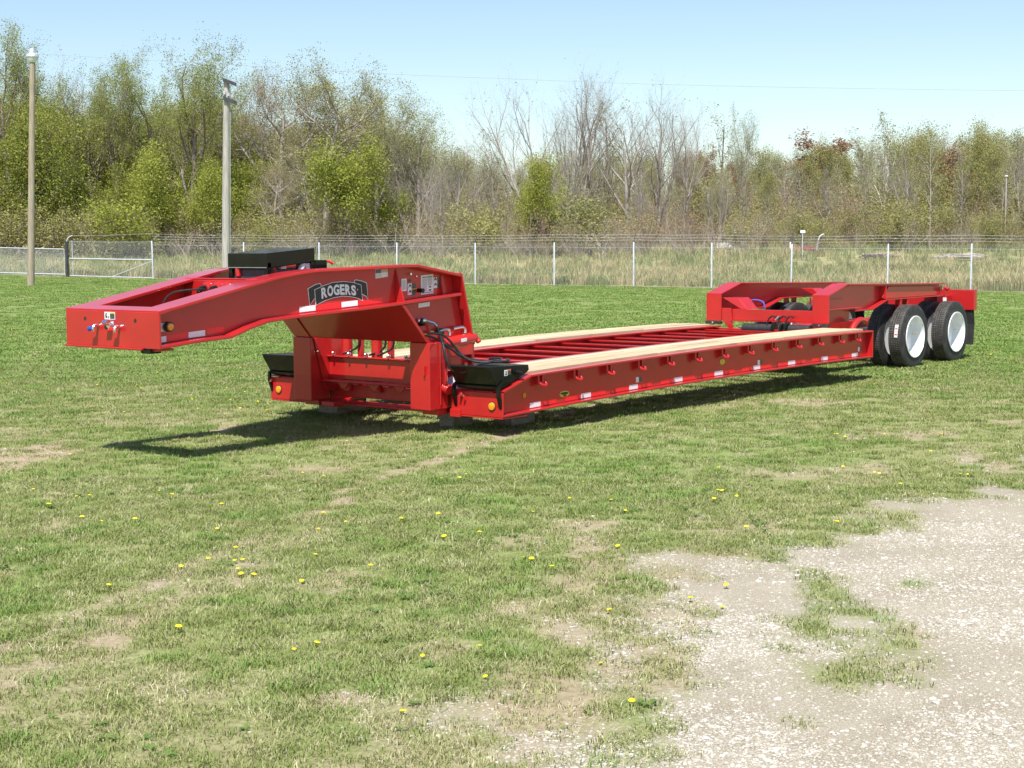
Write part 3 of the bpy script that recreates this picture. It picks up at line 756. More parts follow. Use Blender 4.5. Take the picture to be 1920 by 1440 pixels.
base_l = [(560, 668), (740, 605), (900, 575), (1060, 563), (1240, 572), (1370, 592)]
top_l = [(550, 412), (740, 345), (900, 322), (1060, 316), (1240, 328), (1360, 345)]
def interp_pts(P, u):
    xs = np.array([p[0] for p in P], float); ys = np.array([p[1] for p in P], float); L_ = (xs-xs[0])/(xs[-1]-xs[0])
    return np.interp(u, L_, xs), np.interp(u, L_, ys)
cells = [(0, .165), (.17, .335), (.345, .515), (.53, .665), (.68, .845), (.855, 1.0)]
for ch, (u0, u1) in zip('ROGERS', cells):
    V, F = text_mesh(ch); lo = V[:, :2].min(0); hi = V[:, :2].max(0)
    q = (V[:, :2]-lo)/(hi-lo); pts = []
    for a, c in q:
        u = u0 + a*(u1-u0); bx, by = interp_pts(base_l, u); tx, ty = interp_pts(top_l, u); pts.append(lz(bx+(tx-bx)*c, by+(ty-by)*c))
    mesh_obj('banner_letter', [(x, nw(x, .0085), z) for x, z in pts], F, M['paper'], ban)
x, z = lz(1402, 445); b = MB(); b.tube([(x, nw(x, .006), z), (x, nw(x, .008), z)], .0085, 12); b.obj('registered_mark', M['grey_ink'], ban)
# flag decal
fl = web_plate('flag_decal', M['paper'], -.875, -.72, 1.565, 1.655, 1.58, 1.665, off=.0015)
web_plate('flag_canton', M['blue_decal'], -.873, -.81, 1.615, 1.652, 1.618, 1.656, off=.003, parent=fl)
web_plate('flag_field', M['tan_decal'], -.808, -.722, 1.622, 1.657, 1.626, 1.663, off=.003, parent=fl)
for k in range(3): web_plate('flag_stripe', M['tan_decal'], -.872, -.80, 1.572+k*.013, 1.577+k*.013, 1.584+k*.012, 1.588+k*.012, off=.003, parent=fl)
# notices on the rear panel of the neck
YP = (0, -.8865, 0)
def pan(name, mat, x0, x1, z0, z1, th=.0015, parent=None, sl=.06, d=0): return plate(name, mat, (.11, -.8615-d, -.01), (1, 0, sl), (0, 0, 1), (0, -1, 0), x0, x1, z0, z1, th, parent)
d = pan('notice_decal', M['paper'], -.64, -.565, 1.475, 1.60); pan('notice_text', M['grey_ink'], -.625, -.58, 1.49, 1.585, d=.002, parent=d)
d = pan('round_knob_plate', M['dark_decal'], -.535, -.50, 1.56, 1.59)
d = pan('warning_decal', M['paper'], -.55, -.49, 1.43, 1.545)
for z in (1.437, 1.495):
    b = MB(); zz = z-.03; zz -= .01; b.prism_xz([(-.43, zz), (-.42, zz+.03), (-.405, zz+.042), (-.39, zz+.03), (-.385, zz+.002), (-.40, zz+.02), (-.415, zz+.018)], -.8635, -.8645); b.objs('decal_pictogram', M['ink'], d)
pan('decal_text_block', M['dark_decal'], -.487, -.43, 1.49, 1.54, parent=TR); pan('decal_text_block', M['dark_decal'], -.487, -.43, 1.42, 1.478, parent=TR); pan('decal_header', M['yellow_decal'], -.487, -.41, 1.48, 1.488)
d = pan('notice_board', M['paper'], -.352, -.165, 1.415, 1.612)
pan('notice_text', M['grey_ink'], -.33, -.265, 1.445, 1.575, d=.002, parent=d); pan('notice_text', M['grey_ink'], -.25, -.185, 1.50, 1.58, d=.002, parent=d)
pan('notice_picture', M['dark_decal'], -.235, -.20, 1.445, 1.46, d=.002, parent=d); pan('notice_picture', M['dark_decal'], -.235, -.20, 1.478, 1.492, d=.002, parent=d)
pan('notice_heading', M['dark_decal'], -.33, -.18, 1.585, 1.593, d=.002, parent=d); pan('notice_footer', M['dark_decal'], -.34, -.175, 1.428, 1.434, d=.002, parent=d)
d = pan('warning_decal', M['paper'], -.163, -.105, 1.465, 1.575); pan('decal_text_block', M['dark_decal'], -.10, -.045, 1.525, 1.572); pan('decal_text_block', M['dark_decal'], -.10, -.045, 1.465, 1.515)
for zz in (1.478, 1.532):
    b = MB(); zz -= .01; b.prism_xz([(-.045, zz), (-.035, zz+.025), (-.02, zz+.032), (-.005, zz+.02), (-.002, zz), (-.018, zz+.012), (-.03, zz+.01)], -.8635, -.8645); b.objs('decal_pictogram', M['ink'], d)
b = MB(); b.tube([(-.28, -.855, 1.43), (-.28, -.93, 1.43)], .022, 12); b.obj('control_knob', BLK, TR)
b = MB(); b.tube([(-.42, -.855, 1.60), (-.42, -.895, 1.60)], .012, 10); b.tube([(-.31, -.855, 1.575), (-.31, -.87, 1.575)], .008, 8); b.objs('bolt_head', M['chrome'], TR)
# stiffener pipes
b = MB(); b.prism_yz([(-.86, 1.60), (-.86, 1.38), (-.91, 1.38)], .05, .06); b.obj('gusset', RED, TR, .002)

# --- riser front plate, hose beam, lift cylinders
b = MB()
b.sweep([[(-.63, y, 1.285), (-.60, y, 1.285), (-.255, y, .895), (-.285, y, .895)] for y in (-.985, .985)])
b.obj('riser_front_plate', RED, TR, BV)
b = MB(); b.sweep([[(x, -(yo(x)-.157), zbot(x)+.031), (x, (yo(x)-.157), zbot(x)+.031), (x, (yo(x)-.157), zbot(x)+.045), (x, -(yo(x)-.157), zbot(x)+.045)] for x in (-2.1, -1.8, -1.4, -1.0, -.62)]); b.obj('neck_floor_plate', RED, TR)
b = MB()
for sg in (-1, 1):
    b.prism_xz([(-.26, .89), (.12, .89), (.12, .30), (-.10, .30)], sg*.742, sg*.728)
b.objs('leg_inner_plate', RED, TR, BV)
b = MB(); b.box(-.04, -.02, -.725, .725, .43, .672); b.box(-.075, -.0201, -.725, .725, .673, .69); b.box(-.17, -.02, -.725, .725, .41, .428)
b.obj('hose_beam', RED, TR, BV)
b = MB()
for i, y in enumerate((.62, .38, .12, -.22, -.48)):
    b.tube(smooth_path([(-.055, y, .69), (-.055, y, .715), (-.09, y-.01, .725), (-.10, y-.01, .70)], 3), .013, 8)
b.objs('hose_fitting', M['chrome'], TR)
b = MB()
for y in (.50, .10, -.02, -.50): b.tube(smooth_path([(-.04, y, .71), (.05, y-.03, .74), (.10, y-.10, .80), (.10, y-.12, .95)], 4), .012, 8)
b.objs('cylinder_hose', M['hose'], TR)
for y in (.56, .10):
    b = MB(); b.tube([(.08, y, .30), (.08, y, 1.28)], .062, 20); b.obj('lift_cylinder', RED, TR)
    b = MB(); b.box(.12, .18, y-.17, y-.12, .30, 1.28); b.obj('cylinder_guide', RED, TR, BV)
b = MB(); b.box(.05, .12, -.74, -.62, .66, .89); b.obj('riser_corner_plate', RED, TR, .02)
b = MB()
for y in (.45, -.02, -.40): b.prism_yz([(y-.10, .41), (y+.10, .41), (y+.02, .33), (y-.02, .33)], -.10, -.085)
b.objs('lower_gusset', RED, TR, BV)
b = MB(); b.box(.10, .14, -.95, .95, .22, .36); b.box(.0, .30, -.95, .95, .14, .16); b.obj('front_cross_member', M['red_dull'], TR, BV)
b = MB(); b.box(-.28, -.10, .42, .60, .15, .20); b.obj('foot_plate', RED, TR, BV)

# --- deck
X0, XF_, LD = .47, 0.0, 8.147
def dtop(x):
    t = (x-X0)/(LD-X0); return .552*(1-t)+.632*t+.033*4*t*(1-t)
def dbot(x):
    t = x/LD; return .146*(1-t)+.251*t+.047*4*t*(1-t)
xs = [X0 + (LD-X0)*i/16 for i in range(17)]
xb = [0.02] + xs
for sg in (-1, 1):
    b = MB()
    b.sweep([[(x, sg*1.742, dtop(x)), (x, sg*1.60, dtop(x)), (x, sg*1.60, dtop(x)-.022), (x, sg*1.742, dtop(x)-.022)] for x in xs])
    b.sweep([[(x, sg*1.742, dbot(x)+.022), (x, sg*1.56, dbot(x)+.022), (x, sg*1.56, dbot(x)), (x, sg*1.742, dbot(x))] for x in xb])
    xw = [.03] + xs
    b.sweep([[(x, sg*1.652, (dtop(x)-.022 if x > .1 else .42)), (x, sg*1.632, (dtop(x)-.022 if x > .1 else .42)), (x, sg*1.632, dbot(x)+.022), (x, sg*1.652, dbot(x)+.022)] for x in xw])
    # sloping front end flange of the rail
    b.sweep([[(.0, sg*1.742, .415), (.0, sg*1.60, .415), (.03, sg*1.60, .395), (.03, sg*1.742, .395)], [(X0-.004, sg*1.742, dtop(X0)-.001), (X0-.004, sg*1.60, dtop(X0)-.001), (X0-.004, sg*1.60, dtop(X0)-.024), (X0-.004, sg*1.742, dtop(X0)-.024)]])
    b.prism_yz([(sg*1.742, dtop(LD)), (sg*1.55, dtop(LD)), (sg*1.55, dbot(LD)), (sg*1.742, dbot(LD))], LD+.001, LD+.02)
    b.obj('deck_side_rail', RED, TR, .005)
    b = MB()
    xq = [.10] + xs
    def zt2(x): return dtop(x) if x > .2 else .43
    b.sweep([[(x, sg*.95, zt2(x)), (x, sg*.76, zt2(x)), (x, sg*.76, zt2(x)-.022), (x, sg*.95, zt2(x)-.022)] for x in xq])
    b.sweep([[(x, sg*.87, zt2(x)-.022), (x, sg*.85, zt2(x)-.022), (x, sg*.85, dbot(x)+.02), (x, sg*.87, dbot(x)+.02)] for x in xq])
    b.sweep([[(x, sg*.95, dbot(x)+.02), (x, sg*.76, dbot(x)+.02), (x, sg*.76, dbot(x)), (x, sg*.95, dbot(x))] for x in xq])
    b.obj('deck_inner_beam', RED, TR, .005)
DR = [.663, 1.28, 1.874, 2.48, 3.064, 3.656, 4.254, 4.856, 5.449, 6.07, 6.663, 7.252, 7.739]
for i, x in enumerate(DR):
    z = dtop(x)-.035
    b = MB(); b.box(x-.025, x+.025, -.845, .845, z-.018, z); b.box(x-.006, x+.006, -.845, .845, z-.14, z-.018); b.box(x-.03, x+.03, -.845, .845, z-.155, z-.14)
    b.obj('cross_member', RED, TR)
    b = MB(); 
    for sg in (-1, 1): b.box(x-.005, x+.005, sg*.90, sg*1.60, dbot(x)+.03, dtop(x)-.03)
    b.objs('outrigger', RED, TR)
# D-ring: shared mesh
def d_ring():
    b = MB(); b.box(-.075, -.045, -1.654, -1.71, -.115, -.022); b.box(.0, .03, -1.654, -1.71, -.115, -.022); b.box(-.10, .055, -1.6525, -1.660, -.14, -.022)
    b.tube(smooth_path([(-.03, -1.665, -.03), (-.045, -1.69, -.08), (-.03, -1.725, -.122), (.01, -1.737, -.134), (.045, -1.725, -.122), (.05, -1.69, -.08), (.025, -1.665, -.03)], 3), .0155, 8)
    return b
dr0 = d_ring().obj('tie_down_ring', RED, TR)
for i, x in enumerate(DR):
    o = dr0 if i == 0 else link(dr0.copy(), TR)
    o.location = (x+.02, 0, dtop(x))
# planks
for sg in (-1, 1):
    wy = np.linspace(1.597, .955, 5)
    for j in range(4):
        cuts = [X0+.01, 3.0+.9*((j*2+(sg > 0)) % 3), 5.9+.5*(j % 2), LD-.002]
        for a, c in zip(cuts[:-1], cuts[1:]):
            if c - a < .2: continue
            xx = np.linspace(a+.003, c-.003, 6); hz = .018+random.uniform(-.004, .004)
            b = MB(); y0, y1 = sg*(wy[j]-.007), sg*(wy[j+1]+.007)
            b.sweep([[(x, y0, dtop(x)+hz), (x, y1, dtop(x)+hz), (x, y1, dtop(x)-.02), (x, y0, dtop(x)-.02)] for x in xx])
            b.obj('deck_plank', M['plank'], TR, .003)
# front apron
b = MB()
for sg in (-1, 1):
    b.box(.0, .018, sg*1.742, sg*1.04, .146, .395)
    b.sweep([[(.02, y, .405), (.018, y, .39), (X0-.006, y, dtop(X0)-.03), (X0-.004, y, dtop(X0)-.008)] for y in (sg*1.595, sg*.96)])
    b.box(.0, .4, sg*1.735, sg*1.04, .128, .144)
b.objs('front_apron', RED, TR, BV)
for y in (-1.60, 1.60):
    b = MB(); b.tube([(-.001, y, .257), (-.006, y, .257)], .05, 20); rg = b.obj('lamp_ring', M['black_rubber'], TR)
    b = MB(); b.tube([(-.006, y, .257), (-.016, y, .257), (-.02, y, .257)], [.041, .038, .02], 20); b.obj('marker_lamp', M['amber'], rg)
b = MB(); b.box(-.02, -.001, -1.18, -1.04, .12, .20); b.tube([(-.03, -1.20, .36), (.0, -1.20, .36)], .02, 12); b.tube([(-.01, 1.715, .355), (-.035, 1.715, .355)], .022, 12); b.objs('apron_boss', RED, TR, .003)
b = MB()
for y in (-1.20, -1.255, 1.70): b.tube([(-.03, y, .352), (-.05, y, .352)], .012, 8)
b.objs('bolt_head', M['chrome'], TR)
b = MB(); b.tube([(.45, -1.653, .335), (.45, -1.658, .335)], .028, 16); b.obj('marker_lamp', noise_mat('shaded_amber_lens', (.55, .2, .01), (.6, .25, .01), 40, rough=.2), TR)
# ramps
for sg in (-1, 1):
    b = MB()
    b.prism_xz([(-.02, .43), (-.165, .66), (-.15, .672), (.47, .655), (.48, .60), (.44, .575), (.04, .425)], sg*1.15, sg*1.70)
    o = b.obj('loading_ramp', BLK, TR, .01)
    b = MB(); b.box(-.06, -.045, sg*1.16, sg*1.69, .455, .465); b.obj('ramp_crease', BLK, o)
    for y in (sg*1.70, sg*1.10):
        b = MB(); b.sweep([[(x, y, z), (x+.035, y, z+.02), (x+.035, y+.03*sg, z+.02), (x, y+.03*sg, z)] for x, z in ((.13, .50), (.02, .50), (-.05, .45), (-.055, .36), (-.02, .27), (-.005, .23))])
        b.obj('ramp_hinge_arm', BLK, o, .004)
    b = MB(); b.tube([(.26, sg*1.70, .60), (.30, sg*1.76, .585)], .022, 10); b.tube([(.22, sg*1.70, .605), (.22, sg*1.715, .605)], .02, 10); b.obj('ramp_pin', BLK, o)
    if sg < 0:
        d = plate('ramp_decal', M['paper'], (0, -1.701, 0), (1, 0, 0), (0, 0, 1), (0, -1, 0), .075, .125, .565, .625, parent=o)
        plate('ramp_decal', M['dark_decal'], (0, -1.701, 0), (1, 0, 0), (0, 0, 1), (0, -1, 0), .127, .18, .57, .61, parent=o)
        plate('ramp_decal', M['orange_decal'], (0, -1.701, 0), (1, 0, 0), (0, 0, 1), (0, -1, 0), .127, .18, .612, .63, parent=o)
        b = MB(); b.prism_xz([(.085, .575), (.115, .575), (.115, .583), (.105, .585), (.112, .605), (.10, .618), (.092, .605), (.098, .59), (.085, .585)], -1.703, -1.7045); b.objs('decal_pictogram', M['ink'], o)
b = MB(); b.box(-.30+.33, .06, -1.12, -1.045, .585, .60); b.box(.03, .05, -1.12, -1.045, .47, .53); b.objs('latch_bar', M['white_tape'], TR)
plate('blue_decal', M['blue_decal'], (.018, 0, 0), (0, 1, 0), (0, 0, 1), (-1, 0, 0), -1.12, -1.045, .44, .47)
# tapes on the rail, lower band
WY = -1.6535
def rail_plate(name, mat, x0, x1, h0, h1, parent=None, th=.0015):
    b = MB(); P = [(x0, WY, dbot(x0)+h0), (x1, WY, dbot(x1)+h0), (x1, WY, dbot(x1)+h1), (x0, WY, dbot(x0)+h1)]
    b.sweep([P, [(x, y-th, z) for x, y, z in P]]); return b.obj(name, mat, parent or TR)
TP = [(.541, .719), (1.427, 1.603), (2.326, 2.496), (3.231, 3.415), (4.122, 4.313), (5.03, 5.202), (5.913, 6.097), (6.819, 6.988), (7.69, 7.863)]
for i, (a, c) in enumerate(TP):
    rail_plate('white_reflector_tape', M['white_tape'], a, c, .03, .082)
    if i < 8: rail_plate('red_reflector_tape', M['red_tape'], c+.005, c+.27, .032, .080)
    if i > 0: rail_plate('red_reflector_tape', M['red_tape'], a-.28, a-.005, .032, .080)
b = MB(); b.sweep([[(1.131+.085*math.cos(a), y, .295+.034*math.sin(a)) for a in [k*math.pi/12 for k in range(24)]] for y in (WY, WY-.0015)]); e = b.obj('oval_decal', M['yellow_decal'], TR)
b = MB(); b.sweep([[(1.131+.07*math.cos(a), y, .302+.014*math.sin(a)) for a in [k*math.pi/8 for k in range(16)]] for y in (WY-.0016, WY-.003)]); b.obj('oval_decal_mark', M['ink'], e)
b = MB(); b.prism_xz([(1.10, .275), (1.12, .285), (1.15, .285), (1.17, .27), (1.14, .265)], WY-.0016, WY-.003); b.obj('oval_decal_mark', M['ink'], e)
for x, h in ((2.52, .10), (5.20, .085), (7.93, .095)):
    rail_plate('warning_decal', M['paper'], x-.06, x-.005, h, h+.06); rail_plate('decal_text_block', M['dark_decal'], x-.003, x+.055, h+.005, h+.06)
b = MB(); b.sweep([[(4.30+.06*math.cos(a), y, .435+.035*math.sin(a)) for a in [k*math.pi/8 for k in range(16)]] for y in (WY, WY-.0015)]); b.obj('round_decal', M['yellow_decal'], TR)
# rear inner corner of the well
b = MB(); b.box(8.10, 8.145, -1.6, 1.6, dtop(8.1)-.25, dtop(8.1)-.03); b.obj('deck_rear_beam', RED, TR, BV)

# --- hydraulic manifold and hoses beside the riser
b = MB(); b.tube([(-.06, -.95, .86), (.06, -.95, .875), (.44, -.95, .905), (.50, -.95, .91)], [.045, .062, .062, .045], 16); b.box(.0, .40, -1.0, -.90, .74, .86); b.tube([(.45, -.95, .905), (.50, -.97, .90), (.50, -1.0, .86)], .03, 10); b.obj('hydraulic_manifold', M['red_dull'], TR, .004)
b = MB(); b.box(.425, .47, -.96, -.90, .60, .86); b.obj('manifold_post', RED, TR, BV)
b = MB()
for p in ([(.08, -.955, .95), (.08, -.955, 1.0), (.03, -.955, 1.015), (-.05, -.94, 1.0)], [(.33, -.955, .965), (.33, -.955, 1.01), (.28, -.955, 1.03), (.14, -.955, 1.02)]): b.tube(smooth_path(p, 4), .016, 8)
b.tube([(-.24, -.93, 1.115), (-.16, -.95, 1.09), (-.115, -.95, 1.055)], .017, 8); b.tube([(-.33, -.885, 1.12), (-.24, -.91, 1.12)], .03, 12)
b.objs('pipe_fitting', M['chrome'], TR)
plate('manifold_label', M['paper'], (.2, -1.0135, .895), (1, 0, .08), (0, 0, 1), (0, -1, 0), 0, .09, -.018, .018)
b = MB(); b.tube([(-.30, -.885, 1.10), (-.28, -.93, 1.11)], .04, 12); b.tube([(-.02, -.89, 1.0), (-.02, -.95, 1.0)], .035, 12); b.objs('plug', BLK, TR)
b = MB(); b.tube([(-.34, -.98, .985), (-.30, -.985, .98)], .014, 8); b.tube([(-.20, -.93, 1.0), (-.15, -.94, 1.0)], .016, 8); b.tube([(.12, -1.01, .84), (.12, -1.04, .83)], .018, 8); b.objs('brass_fitting', M['brass'], TR)
HP = [[(-.12, -.95, 1.06), (-.09, -.96, 1.01), (-.05, -.98, .92), (0.0, -1.03, .845), (.07, -1.12, .745), (.22, -1.25, .69), (.36, -1.38, .685), (.50, -1.30, .70), (.40, -1.22, .70)],
      [(-.32, -.99, .98), (-.19, -1.0, .94), (-.03, -1.03, .845), (.08, -1.15, .735), (.12, -1.28, .69), (.22, -1.42, .685), (.38, -1.50, .69), (.46, -1.42, .70)],
      [(-.20, -.95, .99), (-.10, -1.02, .97), (-.02, -1.06, .90), (.05, -1.10, .80), (.10, -1.2, .71), (.25, -1.30, .685)],
      [(-.09, -.97, 1.0), (-.17, -1.10, .86), (-.19, -1.15, .74), (-.16, -1.17, .64), (-.11, -1.22, .60), (-.12, -1.32, .60), (-.12, -1.42, .64), (-.02, -1.47, .685), (.12, -1.45, .685), (.3, -1.40, .70)]]
for p in HP:
    b = MB(); b.tube(smooth_path(p, 7), .0125, 10); b.obj('hydraulic_hose', M['hose'], TR)

# --- engine cover on the neck
b = MB(); b.box(-1.78, -1.14, -.25, .33, 1.735, 1.80)
b.prism_yz([(-.25, 1.80), (.33, 1.80), (.27, 1.872), (-.20, 1.872)], -1.14, -1.78)
b = MB(); b.sweep([[(x, -.25, z0), (x, .33, z0), (x, .33, z1), (x, -.25, z1)] for x, z0, z1 in ((-1.78, 1.675, 1.825), (-1.14, 1.735, 1.872))])
o = b.obj('engine_cover', BLK, TR, .008)
b = MB()
for x in (-1.77, -1.19):
    for y in (-.25, .28): b.box(x, x+.05, y, y+.05, 1.40, 1.735)
b.objs('engine_frame', BLK, TR, .004)
b = MB(); b.box(-1.785, -1.781, -.25, .33, 1.682, 1.690); b.obj('cover_seam', M['alu'], TR)
b = MB(); b.box(-1.74, -1.2, -.19, .30, 1.40, 1.675); b.obj('engine_block', M['dark_metal'], TR, .01)
b = MB(); b.tube([(-1.62, -.16, 1.60), (-1.62, -.16, 1.74)], .035, 12); b.tube([(-1.755, .2, 1.60), (-1.755, .2, 1.69)], .03, 12); b.objs('oil_filter', RED, TR)
b = MB(); b.box(-1.56, -1.49, -.21, -.16, 1.67, 1.715); b.tube([(-1.32, -.21, 1.62), (-1.26, -.21, 1.72)], .03, 12); b.box(-1.24, -1.18, -.23, -.19, 1.66, 1.72); b.objs('engine_fitting', M['paper'], TR)
b = MB(); b.box(-1.13, -.97, -.25, .05, 1.60, 1.75); b.obj('battery_box', BLK, TR, .008)
b = MB(); b.box(-2.1, -.7, -.40, .40, 1.42, 1.445); b.obj('neck_deck_plate', RED, TR, BV)
b = MB(); b.tube(smooth_path([(-.97, -.2, 1.72), (-.93, -.22, 1.735), (-.88, -.24, 1.71)], 4), .012, 8); b.obj('cable', M['red_tape'], TR)

# --- bogie
def pf(x): return float(np.interp(x, [8.17, 8.76, 12.0], [1.118, 1.268, 1.195]))
for sg in (-1, 1):
    b = MB(); xs2 = [8.17, 8.76, 9.6, 10.8, 12.15]
    b.sweep([[(x, sg*1.035, pf(x)), (x, sg*.77, pf(x)), (x, sg*.77, pf(x)-.022), (x, sg*1.035, pf(x)-.022)] for x in xs2])
    b.sweep([[(x, sg*.93, pf(x)-.022), (x, sg*.905, pf(x)-.022), (x, sg*.905, z), (x, sg*.93, z)] for x, z in ((8.19, .70), (9.0, .70), (9.01, .87), (9.56, .87), (10.05, 1.0), (12.15, 1.0))])
    b.sweep([[(x, sg*1.035, z+.02), (x, sg*.77, z+.02), (x, sg*.77, z), (x, sg*1.035, z)] for x, z in ((9.01, .85), (9.56, .85), (10.05, .98), (12.15, .98))])
    b.box(8.17, 8.19, sg*1.035, sg*.77, .70, 1.10)
    b.obj('bogie_side_beam', RED, TR, .005)
    b = MB(); b.box(8.19, 8.75, sg*.95, sg*.932, .70, 1.05); b.box(8.19, 9.2, sg*1.03, sg*.932, .895, .912); b.box(8.19, 8.9, sg*.89, sg*.87, .70, 1.05); b.obj('bogie_gusset_plate', RED, TR, BV)
    b = MB(); b.box(8.15, 8.2, sg*1.04, sg*.765, .655, .698); b.obj('rubber_bumper', M['black_rubber'], TR, .004)
    b = MB(); b.tube([(8.148, sg*.90, .68), (8.13, sg*.90, .68)], .013, 10); b.objs('bolt_head', M['chrome'], TR)
    # sloping web stiffener on the outside, further back
    b = MB(); b.prism_xz([(10.15, 1.19), (12.1, 1.15), (12.1, 1.003), (10.0, 1.003), (9.95, 1.03)], sg*1.0, sg*.985); b.box(10.0, 10.02, sg*1.035, sg*.93, 1.0, 1.2); b.obj('beam_stiffener', RED, TR, BV)
    b = MB()
    for x in (10.5, 10.75): b.box(x, x+.03, sg*1.03, sg*.94, .72, .978)
    b.objs('spring_bracket', RED, TR, BV)
b = MB()
b.sweep([[(8.30, y, 1.00), (8.62, y, 1.00), (8.62, y, .985), (8.30, y, .985)] for y in (.74, .768)])
# front cross member with flared ends
b.sweep([[(8.20, .768, 1.055), (8.22, .50, 1.055), (8.22, .34, .885), (8.20, .44, .885)]] + [[(8.52, .768, 1.055), (8.52, .50, 1.055), (8.52, .34, .885), (8.52, .44, .885)]])
b.sweep([[(8.20, y, .885), (8.24, y, .885), (8.24, y, .72), (8.20, y, .72)] for y in (-.768, .60)])
b.box(8.16, 8.26, -.768, .60, .705, .72)
b.prism_yz([(.76, .90), (.60, .90), (.585, .72), (.55, .56), (.60, .56), (.76, .72)], 8.17, 8.19)
b.obj('bogie_cross_member', RED, TR, BV)
b = MB(); b.sweep([[(10.6, .768, 1.13), (10.6, .55, 1.13), (10.6, .38, 1.0), (10.6, .5, 1.0)], [(10.9, .768, 1.13), (10.9, .55, 1.13), (10.9, .38, 1.0), (10.9, .5, 1.0)]]); b.box(10.6, 10.9, -.76, .42, .985, 1.0)
b.box(10.62, 10.66, -.76, .5, .8, .985); b.obj('bogie_cross_member', RED, TR, BV)
b = MB()
for y in (.62, .45): b.box(10.62, 10.65, y-.02, y, .86, .98)
b.objs('spring_bracket', RED, TR)
for (a, c) in ((.36, -.16), (-.42, -.76)):
    b = MB(); b.tube([(8.15, a, .605), (8.15, c, .605)], .075, 20); o = b.obj('air_cylinder', M['black_rubber'], TR)
b = MB(); b.tube([(8.13, .40, .59), (8.13, .44, .59)], .03, 12); b.obj('cylinder_cap', M['chrome'], TR)
b = MB()
for y in (-.16, -.30, -.38): b.tube([(8.12, y, .60), (8.12, y-.03, .60)], .095, 18)
b.objs('cylinder_clamp', BLK, TR)
b = MB()
for y in (-.10, -.28, -.40): b.tube(smooth_path([(8.1, y+.05, .62), (8.12, y+.03, .74), (8.14, y-.03, .80), (8.16, y-.08, .78)], 4), .012, 8)
b.objs('air_line', M['hose'], TR)
b = MB(); b.tube([(8.12, -.20, .74), (8.12, -.26, .80)], .02, 8); b.objs('pipe_fitting', M['chrome'], TR)
b = MB(); b.tube(smooth_path([(8.6, .60, .92), (8.6, .54, .99), (8.6, .42, 1.01), (8.6, .30, .98), (8.6, .27, .90)], 5), .012, 8); b.obj('blue_air_hose', M['blue_hose'], TR)
b = MB(); b.box(8.2, 9.3, .85, -.85, .46, .52); b.box(9.0, 12.1, -.15, .15, .5, .62); b.obj('bogie_under_frame', M['red_dull'], TR, BV)
b = MB(); b.tube(smooth_path([(8.70, -1.12, .56), (8.82, -1.12, .68), (8.98, -1.12, .73), (9.15, -1.12, .70)], 4), .045, 12); b.obj('slide_hook', RED, TR)
# tail
b = MB(); b.box(12.68, 12.70, -1.30, 1.30, .735, 1.055); b.box(12.68, 12.80, -1.30, 1.30, 1.056, 1.07); b.box(12.701, 12.80, -1.30, -1.28, .735, 1.055); b.box(12.10, 12.679, -.92, .92, .80, .98); b.obj('rear_bumper', RED, TR, BV)
b = MB(); b.box(12.05, 12.11, -1.08, -1.04, .96, 1.13); b.tube([(12.05, -1.09, 1.09), (12.08, -1.12, 1.12)], .03, 10); b.obj('tail_bracket', RED, TR, BV)
plate('tail_decal', M['paper'], (12.048, 0, 0), (0, 1, 0), (0, 0, 1), (-1, 0, 0), -1.10, -1.04, .90, .96)
for sg in (-1, 1):
    b = MB(); b.sweep([[(x, sg*1.29, z), (x+.01, sg*1.29, z), (x+.01, sg*.70, z), (x, sg*.70, z)] for x, z in ((12.70, .734), (12.73, .5), (12.70, .16))])
    b.obj('mud_flap', M['black_rubber'], TR)
# wheels
RT, WT = .49, .23
WK = .49/.47
def tyre_mesh():
    b = MB(); n = 64
    prof = [(.303, -.005), (.335, -.012), (.40, -.004), (.445, -.006), (.466, -.016)]
    # tread ribs
    h = -.024; ribs = 5; w = (WT-.048)/ribs
    prof += [(.470, -.024)]
    for k in range(ribs):
        a = -.024 - k*w
        if k: prof += [(.458, a-.0), (.458, a-.007), (.470, a-.0075)]
        prof += [(.470, a-w+.0005)]
    prof += [(.466, -WT+.016), (.445, -WT+.006), (.40, -WT+.004), (.335, -WT+.012), (.303, -WT+.005)]
    b.lathe(prof, (0, 0, 0), 'y', n, close=True)
    b.cur = 1
    # tread lugs across shoulder and ribs
    for k in range(84):
        a = 2*math.pi*k/84
        for (y0, y1) in ((-.020, -.052), (-.06, -.09), (-.10, -.13), (-.14, -.17), (-.178, -.210)):
            a2 = a + (.02 if y0 < -.09 else 0)
            c, s_ = math.cos(a2), math.sin(a2); dx, dz = -s_*.0105, c*.0105; r0, r1 = .460, .4735
            V = [(c*r+sx*dx, y, s_*r+sx*dz) for r in (r0, r1) for y in (y0, y1) for sx in (-1, 1)]
            b.add(V, [(4, 5, 7, 6), (0, 4, 6, 2), (1, 3, 7, 5), (0, 1, 5, 4), (2, 6, 7, 3)])
    return b
def rim_mesh():
    b = MB()
    prof = [(.303, .002), (.312, -.002), (.312, .010), (.300, .012), (.290, -.01), (.284, -.05), (.280, -.155), (.268, -.178), (.20, -.182), (.145, -.188), (.0005, -.188), (.0005, -.196), (.27, -.196), (.29, -.22), (.302, -.23)]
    prof = [(r, -h if False else h) for r, h in prof]
    b.lathe([(r, h) for r, h in prof], (0, 0, 0), 'y', 48, cap=False)
    return b
tyre0 = rim0 = None
tm = tyre_mesh(); rm = rim_mesh()
wheels = []
